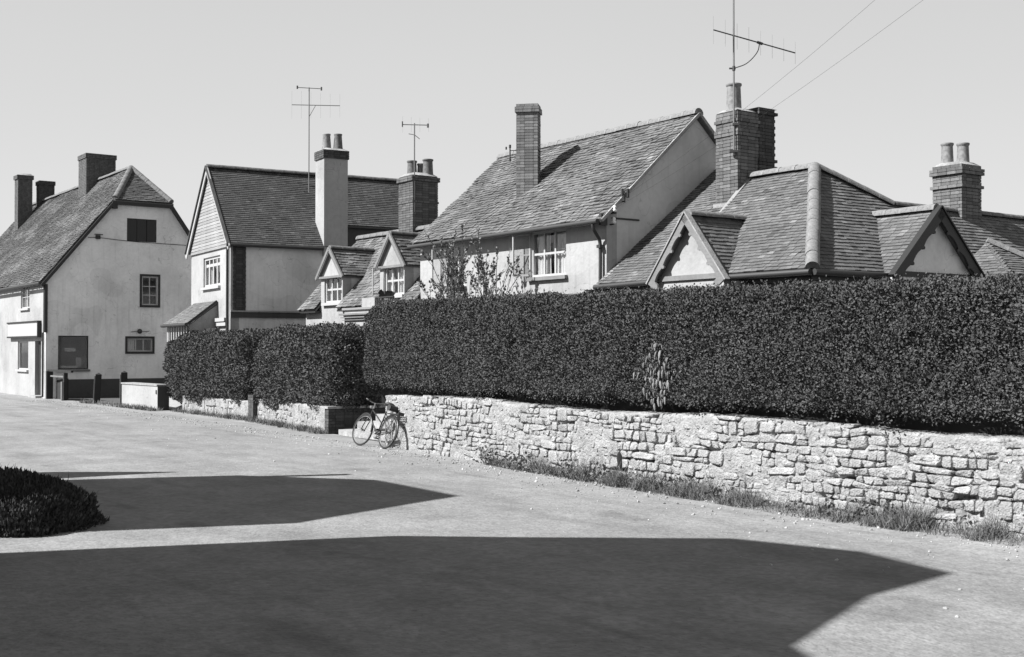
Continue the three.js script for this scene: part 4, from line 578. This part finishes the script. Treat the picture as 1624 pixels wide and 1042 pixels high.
{ // broad-leaved weeds among the grass
  const L = []; for (let i = 0; i < 4200; i++) { const x = 2.4 + 13 * rnd(); if (rnd() > clump(x + 0.4) * 0.8) continue; const p = street(x, rr(0.02, 0.3) * clump(x + 0.4), zw(x) + rr(0.04, 0.3)), d = new THREE.Vector3(rr(-1, 1), rr(0, 1), rr(-1, 1)).normalize(); L.push({ m: new THREE.Matrix4().compose(p, Q.clone().setFromUnitVectors(new THREE.Vector3(0, 1, 0), d), new THREE.Vector3(1, 1, 1).multiplyScalar(rr(0.03, 0.08))), c: rr(0.5, 1.5) }); }
  const e = inst(scene, 'weeds', leafGeo, M.grass, L); Object.assign(e.userData, { label: 'broad leaved weeds at the foot of the rubble wall', category: 'weeds', kind: 'stuff' });
  const G = []; for (let i = 0; i < 2600; i++) { const x = rr(-30, 16), z = (x < -1.3 ? zw(x) - 0.1 : zw(x)) + 0.25 + Math.abs(rr(-1, 1) * rr(0, 1)) * (rnd() < 0.25 ? 6 : 1.2), w = street(x, 0.006, z), k = 0.008 + 0.02 * Math.pow(rnd(), 5); G.push({ m: new THREE.Matrix4().compose(w, Q.clone().setFromAxisAngle(new THREE.Vector3(rnd(), rnd(), rnd()).normalize(), rr(0, 6)), new THREE.Vector3(k, k * 0.7, k * 1.2)), c: rr(0.5, 1.5) }); }
  const e2 = inst(scene, 'gravel', new THREE.IcosahedronGeometry(1, 0), mat(0.3), G); Object.assign(e2.userData, { label: 'loose gravel scattered on the road and its edge', category: 'gravel', kind: 'stuff' });
}
function rock(label, x, z, s, pale) { const g = new THREE.IcosahedronGeometry(1, 2), p = g.attributes.position, sd = rnd() * 9; for (let i = 0; i < p.count; i++) { const v = new THREE.Vector3().fromBufferAttribute(p, i), k = 0.7 + 0.6 * fbm(v.x * 1.6 + sd, v.y * 1.6, v.z * 1.6, 3); p.setXYZ(i, v.x * k * s[0], v.y * k * s[1] + s[1] * 0.6, v.z * k * s[2]); } g.computeVertexNormals(); const e = part(scene, 'loose_stone', g, pale ? M.rock : M.mortar, { label, category: 'stone' }); e.name = numbered('loose_stone'); e.position.set(x, 0, z); e.rotation.y = rr(0, 3); e.userData.group = 'loose stones in the verge'; }
rock('pale flat stone lying in the grass verge, larger of two', 4.78, -14.32, [0.19, 0.07, 0.1], true);
rock('small pale knob of stone beside the larger flat stone', 4.93, -14.24, [0.07, 0.09, 0.06], true);
rock('single small pale stone at the edge of the road', 4.1, -15.25, [0.07, 0.05, 0.05], true);
{
  const g = thing('broken_branch', 'dark broken branch propped in the weeds against the rubble wall', 'branch', [1.76, 0, -18.5], 0);
  part(g, 'stick', [tube([[-0.2, 0.02, 0.14], [0.02, 0.1, 0.05], [0.22, 0.25, -0.02]], 0.03, 6, 10), tube([[-0.16, 0.06, 0.12], [0.06, 0.17, 0.08], [0.16, 0.2, 0.0]], 0.018, 6, 8)], M.post); part(g, 'bark_slab', new THREE.SphereGeometry(0.1, 10, 8).scale(0.8, 1.6, 0.3).rotateZ(0.2).translate(-0.06, 0.36, -0.02), M.post);
}

// ---------------------------------------------------------------- bicycle leaning on the wall
{
  const rear = new THREE.Vector3(-2.66, 0, -24.95), front = new THREE.Vector3(-3.3, 0, -25.82), d = front.clone().sub(rear).normalize();
  const g = thing('bicycle', 'black roadster bicycle with saddlebag leaning against the end of the wall', 'bicycle', [rear.x, 0, rear.z]);
  const tilt = 16 * R, side = new THREE.Vector3(0, 1, 0).cross(d).normalize();   // side: to the left of travel
  const y = new THREE.Vector3(0, Math.cos(tilt), 0).addScaledVector(side, side.dot(SZ) > 0 ? -Math.sin(tilt) : Math.sin(tilt)).normalize(), z = d.clone().cross(y).normalize();
  g.matrix.copy(basis(d, y, z, new THREE.Vector3(rear.x, 0.004, rear.z))); g.matrix.decompose(g.position, g.quaternion, g.scale);
  const WB = 1.07, rw = 0.345, hub = rw;
  const wheel = (x, steer) => {
    const w = new THREE.Group(); w.name = 'wheel'; w.position.set(x, hub, 0); w.rotation.y = steer; g.add(w);
    part(w, 'tyre', new THREE.TorusGeometry(rw - 0.019, 0.019, 8, 56), M.tyre); part(w, 'rim', new THREE.TorusGeometry(rw - 0.045, 0.009, 6, 56), M.metal);
    const sp = []; for (let i = 0; i < 32; i++) { const a = i / 32 * 6.283, b = a + (i % 2 ? 0.35 : -0.35), s = i % 4 < 2 ? 0.03 : -0.03; sp.push(rod([0.025 * Math.cos(b), 0.025 * Math.sin(b), s], [(rw - 0.05) * Math.cos(a), (rw - 0.05) * Math.sin(a), 0], 0.0016, 0.0016, 4)); }
    part(w, 'spokes', sp, M.metal); part(w, 'hub', rod([0, 0, -0.05], [0, 0, 0.05], 0.022), M.metal); return w;
  };
  wheel(0, 0); wheel(WB, 0.14);
  const BBk = [0.43, 0.29, 0], seatTop = [0.27, 0.78, 0], head0 = [WB - 0.17, 0.62, 0], head1 = [WB - 0.235, 0.83, 0];
  part(g, 'frame', [rod(BBk, seatTop, 0.015), rod(BBk, [WB - 0.175, 0.64, 0], 0.016), rod([0.355, 0.53, 0], [WB - 0.225, 0.79, 0], 0.014), rod(head0, head1, 0.019), rod([0, hub, 0.055], [BBk[0], BBk[1], 0.03], 0.009), rod([0, hub, -0.055], [BBk[0], BBk[1], -0.03], 0.009), rod([0, hub, 0.055], [0.285, 0.74, 0.02], 0.008), rod([0, hub, -0.055], [0.285, 0.74, -0.02], 0.008)], M.bikePaint);
  part(g, 'fork', [tube([[WB, hub, 0.045], [WB - 0.05, hub + 0.1, 0.045], [WB - 0.14, 0.58, 0.04], [WB - 0.165, 0.64, 0.0]], 0.011, 6, 14), tube([[WB, hub, -0.045], [WB - 0.05, hub + 0.1, -0.045], [WB - 0.14, 0.58, -0.04], [WB - 0.165, 0.64, 0.0]], 0.011, 6, 14)], M.bikePaint);
  const mg = (x, a0, a1) => { const p = []; for (let i = 0; i <= 20; i++) { const a = mix(a0, a1, i / 20); p.push([x + (rw + 0.018) * Math.cos(a), hub + (rw + 0.018) * Math.sin(a), 0]); } return tube(p, 0.022, 6, 24).scale(1, 1, 1); };
  part(g, 'mudguard', mg(0, 0.7, 3.5), M.bikePaint); part(g, 'mudguard', mg(WB, 0.9, 3.2), M.bikePaint);
  part(g, 'handlebar', [rod(head1, [WB - 0.25, 0.95, 0], 0.013), tube([[WB - 0.42, 0.95, 0.27], [WB - 0.28, 0.99, 0.25], [WB - 0.2, 0.96, 0.08], [WB - 0.2, 0.95, 0], [WB - 0.2, 0.96, -0.08], [WB - 0.28, 0.99, -0.25], [WB - 0.42, 0.95, -0.27]], 0.012, 7, 40)], M.chrome);
  for (const s of [1, -1]) part(g, 'grip', rod([WB - 0.43, 0.948, s * 0.27], [WB - 0.31, 0.985, s * 0.256], 0.018), M.leather);
  const sd = new THREE.SphereGeometry(1, 20, 12).scale(0.15, 0.045, 0.1), sp = sd.attributes.position; for (let i = 0; i < sp.count; i++) { const x = sp.getX(i); sp.setZ(i, sp.getZ(i) * (x > 0 ? mix(1, 0.35, x / 0.15) : 1)); sp.setX(i, x * (x > 0 ? 1.15 : 0.9)); } sd.computeVertexNormals();
  part(g, 'saddle', sd.translate(0.23, 0.94, 0), M.leather); part(g, 'seat_post', [rod(seatTop, [0.245, 0.91, 0], 0.013), rod([0.12, 0.88, 0.05], [0.12, 0.88, -0.05], 0.008)], M.chrome);
  part(g, 'saddle_bag', new THREE.CylinderGeometry(0.07, 0.07, 0.24, 14).rotateX(Math.PI / 2).scale(1.05, 0.9, 1).translate(0.02, 0.86, 0), M.leather);
  part(g, 'carrier', [bb(-0.33, 0.2, 0.735, 0.75, -0.07, -0.058), bb(-0.33, 0.2, 0.735, 0.75, 0.058, 0.07), bb(-0.33, 0.2, 0.737, 0.748, -0.006, 0.006), rod([-0.28, 0.74, 0.06], [0, hub, 0.06], 0.006), rod([-0.28, 0.74, -0.06], [0, hub, -0.06], 0.006), bb(-0.35, -0.33, 0.72, 0.79, -0.07, 0.07)], M.bikePaint);
  part(g, 'crank', [rod([BBk[0], BBk[1], -0.06], [BBk[0], BBk[1], 0.06], 0.018), rod([BBk[0], BBk[1], 0.065], [BBk[0] + 0.15, BBk[1] - 0.08, 0.065], 0.01), rod([BBk[0], BBk[1], -0.065], [BBk[0] - 0.15, BBk[1] + 0.08, -0.065], 0.01), new THREE.TorusGeometry(0.09, 0.006, 6, 32).translate(BBk[0], BBk[1], -0.05)], M.metal);
  part(g, 'pedal', bb(BBk[0] + 0.1, BBk[0] + 0.2, BBk[1] - 0.092, BBk[1] - 0.068, 0.075, 0.16), M.leather); part(g, 'pedal', bb(BBk[0] - 0.2, BBk[0] - 0.1, BBk[1] + 0.068, BBk[1] + 0.092, -0.16, -0.075), M.leather);
  part(g, 'chain_guard', [beam([BBk[0] + 0.06, BBk[1] + 0.07, -0.05], [-0.02, hub + 0.05, -0.05], 0.012, 0.06), beam([BBk[0], BBk[1] - 0.09, -0.05], [0, hub - 0.03, -0.05], 0.006, 0.012)], M.bikePaint);
  part(g, 'lamp', [new THREE.CylinderGeometry(0.035, 0.03, 0.07, 12).rotateZ(Math.PI / 2).translate(WB - 0.13, 0.86, 0)], M.chrome);
}

// ---------------------------------------------------------------- posts by the shop
{
  const g = thing('barrier', 'dark timber barrier with a top rail under the shop window', 'barrier', [-19.05, 0, -49.75], ST);
  part(g, 'post', bb(-0.02, 0.2, 0, 1.15, 0.05, 0.3), M.post); part(g, 'post', bb(1.85, 2.0, 0, 1.1, -0.05, 0.1), M.post); part(g, 'pale_post', bb(1.9, 2.06, 0, 0.75, 0.12, 0.2), M.postPale);
  part(g, 'rail', beam([0.0, 1.18, 0.18], [2.6, 1.16, -0.05], 0.1, 0.08), M.post); part(g, 'rail', beam([0.2, 0.95, 0.15], [1.9, 0.94, 0.02], 0.05, 0.06), M.postPale); part(g, 'board', beam([0.22, 0.45, -0.1], [1.85, 0.45, -0.1], 0.04, 0.85), M.post);
  const post = (label, p, h, lean) => { const q = thing('timber_post', label, 'post', [p[0], 0, p[1]], 20, 'posts by the shop'); part(q, 'post', [bb(-0.11, 0.11, 0, h, -0.11, 0.11), new THREE.CylinderGeometry(0.02, 0.155, 0.06, 4).rotateY(Math.PI / 4).translate(0, h + 0.03, 0)], M.post); part(q, 'post_strip', bb(-0.15, -0.112, 0, h * 0.94, -0.08, 0.1), M.postPale); q.rotation.z = lean; };
  post('leaning dark timber post standing alone between barrier and wall stub', [-15.75, -45.5], 1.1, -0.05);
  post('dark timber post rising behind the rendered wall stub', [-14.3, -44.2], 1.2, 0);
}

// ---------------------------------------------------------------- aerials, wires, pole
function aerial(label, x, z, frame, y0, y1, boomY, boom, rods, rodLen, extra = () => []) {
  const o = frame(x, 0, z), g = thing('television_aerial', label, 'aerial', [o.x, 0, o.z]);
  part(g, 'mast', rod([0, y0, 0], [0, y1, 0], 0.02), M.metal);
  const [ax, ay, az, l0, l1] = boom, d = new THREE.Vector3(ax, ay, az).normalize(), c = new THREE.Vector3(0, boomY, 0);
  part(g, 'boom', rod(c.clone().addScaledVector(d, -l0), c.clone().addScaledVector(d, l1), 0.014), M.aerial);
  for (let i = 0; i < rods; i++) { const p = c.clone().addScaledVector(d, mix(-l0, l1, i / (rods - 1))), hl = rodLen * mix(1, 0.8, i / rods) / 2; part(g, 'element', rod([p.x, p.y - hl, p.z], [p.x, p.y + hl, p.z], 0.0025, 0.0025, 5), M.lead); }
  for (const [n, geo] of extra()) part(g, n, geo, M.aerial);
}
aerial('large television aerial with long boom on the bungalow chimney', 2.05, -1.9, street, 6.3, 9.85, 8.92, [0.93, -0.17, -0.3, 0.5, 1.55], 8, 0.6, () => [['brace', tube([[0, 8.2, 0], [0.3, 8.33, -0.08], [0.56, 8.62, -0.16], [0.6, 8.79, -0.18]], 0.011, 6, 14)], ['clamp', [rod([0, 8.15, 0], [0, 8.25, 0], 0.035), rod([-0.1, 8.2, 0], [0.04, 8.2, 0], 0.02), rod([0.55, 8.82, -0.17], [0.67, 8.79, -0.21], 0.03), bb(-0.03, 0.1, 6.95, 7.0, -0.05, 0.05), bb(-0.1, 0.08, 6.36, 6.41, -0.06, 0.06)]]]);
const villaAt = (x, y, z) => new THREE.Vector3(-9.41, y, -40).addScaledVector(new THREE.Vector3(Math.cos(-60 * R), 0, -Math.sin(-60 * R)), x).addScaledVector(new THREE.Vector3(Math.sin(-60 * R), 0, Math.cos(-60 * R)), z);
aerial('tall thin television aerial beside the white rendered stack', -0.95, -3.1, villaAt, 7.6, 11.35, 10.72, [0.97, -0.06, 0.2, 0.65, 1.15], 6, 1.0, () => [['crossbar', [rod([-0.42, 11.35, 0], [0.45, 11.28, 0.1], 0.013), rod([-0.42, 11.3, 0], [-0.42, 11.41, 0], 0.03), rod([0.45, 11.22, 0.1], [0.45, 11.34, 0.1], 0.03)]], ['brace', rod([0, 10.3, 0], [0.24, 10.7, 0.05], 0.01)], ['bracket', [rod([0, 8.3, 0], [0.3, 8.3, -0.2], 0.014), rod([0, 7.85, 0], [0.3, 7.85, -0.2], 0.014)]]]);
aerial('small television aerial on the brick stack of the dormered cottage', -11.37, -1.85, street, 6.3, 9.05, 9.0, [0.98, -0.06, 0.2, 0.38, 0.45], 4, 0.5, () => [['crossbar', [tube([[-0.18, 8.72, 0], [0, 8.68, 0], [0.16, 8.56, 0]], 0.011, 5, 10), rod([-0.38, 8.95, -0.07], [-0.38, 9.12, -0.07], 0.02), rod([0.42, 8.9, 0.08], [0.42, 9.02, 0.08], 0.03)]]]);
{
  const pole = new THREE.Vector3(7.3, 0, -14.2), g = thing('telegraph_pole', 'tarred telegraph pole behind the hedge carrying two wires', 'pole', [pole.x, 0, pole.z]);
  part(g, 'shaft', rod([0, 0, 0], [0, 8.7, 0], 0.14, 0.1, 12), M.post); const arm = part(g, 'cross_arm', beam([-0.6, 8.35, -0.2], [0.6, 8.35, 0.2], 0.09, 0.1), M.post); for (const k of [-0.5, 0.5]) part(arm, 'insulator', new THREE.CylinderGeometry(0.03, 0.045, 0.12, 10).translate(k, 8.46, k * 0.33), M.porcelain);
  const wire = (label, a, b, sag) => { a = V3(a); b = V3(b); const pts = []; for (let i = 0; i <= 16; i++) { const t = i / 16, p = a.clone().lerp(b, t); p.y -= sag * 4 * t * (1 - t); pts.push(p); } const e = part(scene, 'telephone_wire', tube(pts, 0.0022, 5, 40), M.iron, { label, category: 'wire', group: 'wires to the cottage gable' }); e.name = numbered('telephone_wire'); };
  const e1 = street(0.14, 5.5, -0.42), e2 = street(0.14, 5.2, -0.12);
  wire('upper thin wire running from the cottage gable up over the bungalow', e1, [pole.x - 0.5, 8.5, pole.z - 0.17], 0.25); wire('lower thin wire running from the gable insulators over the bungalow', e2, [pole.x + 0.5, 8.5, pole.z + 0.17], 0.25);
}

// ---------------------------------------------------------------- plants
{ // open shrub in front of the white cottage
  const o = street(-4.15, 0, 1.0), g = thing('flowering_shrub', 'open branching shrub in young leaf before the white cottage wall', 'shrub', [o.x, 0, o.z]);
  const wood = [], L = [];
  const grow = (p, d, len, r, lv) => {
    const q = p.clone().addScaledVector(d, len), m = p.clone().lerp(q, 0.5).add(new THREE.Vector3(rr(-1, 1), 0, rr(-1, 1)).multiplyScalar(len * 0.06)); wood.push(tube([p, m, q], r, 5, 3));
    if (lv >= 2) { const n = lv === 3 ? 18 : 9; for (let i = 0; i < n; i++) { if (lv === 2 && rnd() < 0.5) continue; const t = rr(0.35, 1.05), b = p.clone().lerp(q, t), dir = new THREE.Vector3(rr(-1, 1), rr(-0.3, 1), rr(-1, 1)).addScaledVector(d, 0.6).normalize(); L.push({ m: new THREE.Matrix4().compose(b, Q.clone().setFromUnitVectors(new THREE.Vector3(0, 1, 0), dir).multiply(new THREE.Quaternion().setFromAxisAngle(new THREE.Vector3(0, 1, 0), rr(0, 6))), new THREE.Vector3(1, 1, 1).multiplyScalar(rr(0.05, 0.095))), c: rr(0.5, 1.5) }); } }
    if (lv < 3) { const n = lv === 0 ? 4 : lv === 1 ? 3 : 2; for (let i = 0; i < n; i++) { const t = lv === 0 ? rr(0.75, 1) : rr(0.35, 1), dd = d.clone().add(new THREE.Vector3(rr(-1, 1), rr(0.0, 0.7), rr(-1, 1)).multiplyScalar(0.48)).normalize(); grow(p.clone().lerp(q, t), dd, len * rr(0.5, 0.7), r * 0.6, lv + 1); } }
  };
  for (let i = 0; i < 7; i++) { const b = new THREE.Vector3().addScaledVector(SX, (i - 3) * 0.27 + rr(-0.1, 0.1)).addScaledVector(SZ, rr(-0.3, 0.3)); grow(b, new THREE.Vector3().addScaledVector(SX, (i - 3) * 0.015 + rr(-0.05, 0.05)).addScaledVector(SZ, rr(-0.08, 0.08)).setY(1).normalize(), rr(2.25, 2.75) - 0.12 * Math.abs(i - 3.5), 0.022, 0); }
  part(g, 'branches', mergeGeometries(wood.map(fin)), M.bark); inst(g, 'crown', leafGeo, M.blossomLeaf, L);
}
{ // pale hanging flower spikes breaking through the hedge
  const o = street(7.22, 0, zw(7.22)), g = thing('flowering_climber', 'cluster of pale hanging flower spikes on the face of the tall hedge', 'flowers', [o.x, 0, o.z]);
  const pts = []; for (let i = 0; i <= 12; i++) { const t = i / 12; pts.push(new THREE.Vector2((0.008 + 0.016 * Math.sin(Math.PI * Math.pow(t, 0.7))) * (1 + 0.22 * Math.sin(i * 2.6)), -t * 0.13)); } pts.push(new THREE.Vector2(0, -0.133));
  const sg = fin(new THREE.LatheGeometry(pts, 7)); sg.userData.done = true;
  for (let i = 0; i < 120; i++) { const y = rr(0, 1), spread = 0.25 * Math.sin(Math.PI * Math.pow(1 - y, 0.75)) + 0.05, dx = rr(-1, 1) * spread * (rnd() < 0.15 ? 1.6 : 1), e = part(g, 'flower_spike', sg, M.petal); const p = new THREE.Vector3().addScaledVector(SX, dx * 1.1 + 0.07).addScaledVector(SZ, rr(0.06, 0.14)).setY(1.3 + y * 0.92 - Math.abs(dx) * 0.3); e.position.copy(p); e.rotation.set(rr(-0.35, 0.35), rr(0, 6), rr(-0.35, 0.35)); const sz = rr(0.45, 1.0); e.scale.set(sz * rr(0.6, 1.1), sz, sz * rr(0.6, 1.1)); }
  for (const [dx, t] of [[-0.08, 0.95], [0.05, 1.0], [0.16, 0.85]]) part(g, 'stem', tube([new THREE.Vector3().addScaledVector(SX, 0.07).addScaledVector(SZ, 0.02).setY(1.2), new THREE.Vector3().addScaledVector(SX, 0.07 + dx * 0.6).addScaledVector(SZ, 0.08).setY(1.2 + 0.5 * t), new THREE.Vector3().addScaledVector(SX, 0.07 + dx * 1.5).addScaledVector(SZ, 0.07).setY(1.25 + 0.95 * t)], 0.01, 5, 12), M.bark)
}
{ // low bush in the shade on the near side
  const o = new THREE.Vector3(-5.85, 0, -13.95), g = thing('low_bush', 'dark low spiky bush in the shade at the near side of the road', 'bush', [o.x, 0, o.z]);
  const core = new THREE.SphereGeometry(1, 28, 16), p = core.attributes.position; for (let i = 0; i < p.count; i++) { const v = new THREE.Vector3().fromBufferAttribute(p, i), k = 0.62 + 0.5 * fbm(v.x * 2.6, v.y * 2.6, v.z * 2.6, 3); p.setXYZ(i, v.x * 1.12 * k, Math.max(0, v.y) * 0.78 * k, v.z * 0.95 * k); } core.computeVertexNormals(); part(g, 'twig_mass', core, M.twig);
  const L = [], B = []; for (let i = 0; i < 15000; i++) { const a = rr(0, 6.283), e = Math.asin(rnd()), n = new THREE.Vector3(Math.cos(a) * Math.cos(e), Math.sin(e), Math.sin(a) * Math.cos(e)), k = 0.64 + 0.5 * fbm(n.x * 2.6, n.y * 2.6, n.z * 2.6, 3) + rr(-0.08, 0.05), b = new THREE.Vector3(n.x * 1.15 * k, n.y * 0.74 * k, n.z * 0.98 * k), y = new THREE.Vector3(rr(-0.5, 0.5), 1, rr(-0.5, 0.5)).addScaledVector(n, 0.6).normalize(), x = new THREE.Vector3(rr(-1, 1), 0, rr(-1, 1)).cross(y).normalize(), z = x.clone().cross(y), h = rr(0.04, 0.1) * (rnd() < 0.04 ? 1.5 : 1); if (i % 12) L.push({ m: basis(x.multiplyScalar(0.055), y.multiplyScalar(h * 0.8), z.multiplyScalar(h), b), c: rr(0.6, 1.4) }); else B.push({ m: basis(x.multiplyScalar(0.012), y.multiplyScalar(h * 1.5), z.multiplyScalar(h), b), c: rr(0.6, 1.4) }); }
  inst(g, 'foliage', leafGeo, M.dullLeaf, L); inst(g, 'grass_stalks', bladeGeo, M.dullLeaf, B); g.scale.set(0.9, 0.92, 0.9);
}
{ // pale young tree far behind the bungalow
  const g = thing('tree', 'pale thin-leaved tree far behind the bungalow roof', 'tree', [31, 0, -70]);
  part(g, 'trunk', [rod([0, 0, 0], [0.2, 5, 0], 0.3, 0.2, 10), rod([0.2, 4.6, 0], [-1.4, 8.4, 0.4], 0.14, 0.05), rod([0.2, 4.8, 0], [1.6, 8.6, -0.6], 0.14, 0.05), rod([0.2, 4.8, 0], [0.3, 9.6, 0.2], 0.15, 0.04)], M.bark);
  const L = []; for (let i = 0; i < 5000; i++) { const c = [[-1.2, 8.2, 0.3], [1.5, 8.3, -0.5], [0.3, 9.2, 0.1], [0, 7.2, 0.6], [2.2, 7.2, 0.2], [-2, 7, 0]][i % 6], d = new THREE.Vector3(rr(-1, 1), rr(-1, 1), rr(-1, 1)); if (d.length() > 1) continue; d.normalize().multiplyScalar(1.35 * Math.cbrt(rnd())); L.push({ m: new THREE.Matrix4().compose(new THREE.Vector3(...c).add(d), Q.clone().setFromAxisAngle(new THREE.Vector3(rr(-1, 1), rr(-1, 1), rr(-1, 1)).normalize(), rr(0, 6)), new THREE.Vector3(1, 1, 1).multiplyScalar(rr(0.1, 0.2))), c: rr(0.7, 1.5) }); }
  inst(g, 'crown', leafGeo, M.petal, L);
}

// ---------------------------------------------------------------- houses on the camera's side of the street, outside the frame: their shadows fall across the road
function nearHouse(name, label, p0, pts, deep, stack) {   // pts: outline of the street gable in (q, height); p0 sets it along the shadow's direction
  const qm = pts.reduce((a, p) => a + p[0], 0) / pts.length, X = 0.963 * p0 - 0.27 * qm, Z = -(0.27 * p0 + 0.963 * qm), g = thing(name, label, 'house', [X, 0, Z], Math.atan2(0.963, -0.27) / R);
  const o = pts.map(([q, y]) => [q - qm, y]), ins = o.map(([x, y]) => [x * 0.97, Math.max(0, y - 0.13)]);
  part(g, 'walls', wallZ(ins, [[-0.5, 0.5, 0.1, 2.2]], -0.05, deep - 0.1), M.houseBrick); part(g, 'door', bb(-0.5, 0.5, 0.1, 2.2, -0.3, -0.2), M.darkPaint);
  const rf = [], up = o.filter((p) => p[1] > 0.5); for (let i = 0; i < up.length - 1; i++) { const a = up[i], b = up[i + 1]; rf.push(beam([(a[0] + b[0]) / 2, (a[1] + b[1]) / 2 - 0.05, -deep], [(a[0] + b[0]) / 2, (a[1] + b[1]) / 2 - 0.05, 0], Math.hypot(b[0] - a[0], b[1] - a[1]) + 0.06, 0.1, [-(b[1] - a[1]), b[0] - a[0], 0])); }
  part(g, 'roof', rf, M.tileOld);
  if (stack) part(g, 'chimney', bb(stack[0] - qm, stack[1] - qm, stack[2], stack[3], -0.9, -0.3), M.houseBrick);
}
const hgt = (p, p0) => (p - p0) / 1.0724;
nearHouse('brick_house', 'gabled brick house beside the camera throwing the long foreground shadow', -3, [[13.1, 0], [13.13, hgt(2.44, -3)], [12.01, hgt(5.94, -3)], [10.91, hgt(6.83, -3)], [9.68, hgt(6.98, -3)], [8.99, hgt(5.7, -3)], [7.6, hgt(4.2, -3)], [3.5, hgt(3.6, -3)], [3.5, 0]], 7);
nearHouse('brick_house', 'gabled brick house throwing the second pointed shadow on the road', -5, [[20.1, 0], [20.1, hgt(1.05, -5)], [18.87, hgt(3.09, -5)], [16.57, hgt(3.87, -5)], [14.5, hgt(1.46, -5)], [14.35, 0]], 7, [19.72, 19.95, 5, hgt(3.1, -5)]);
nearHouse('outhouse', 'small brick outhouse beyond the second brick house', -5, [[21.5, 0], [21.5, hgt(-1.9, -5)], [20.95, hgt(0.05, -5)], [20.5, hgt(-1.6, -5)], [20.5, 0]], 4);

renderer.render(scene, camera);
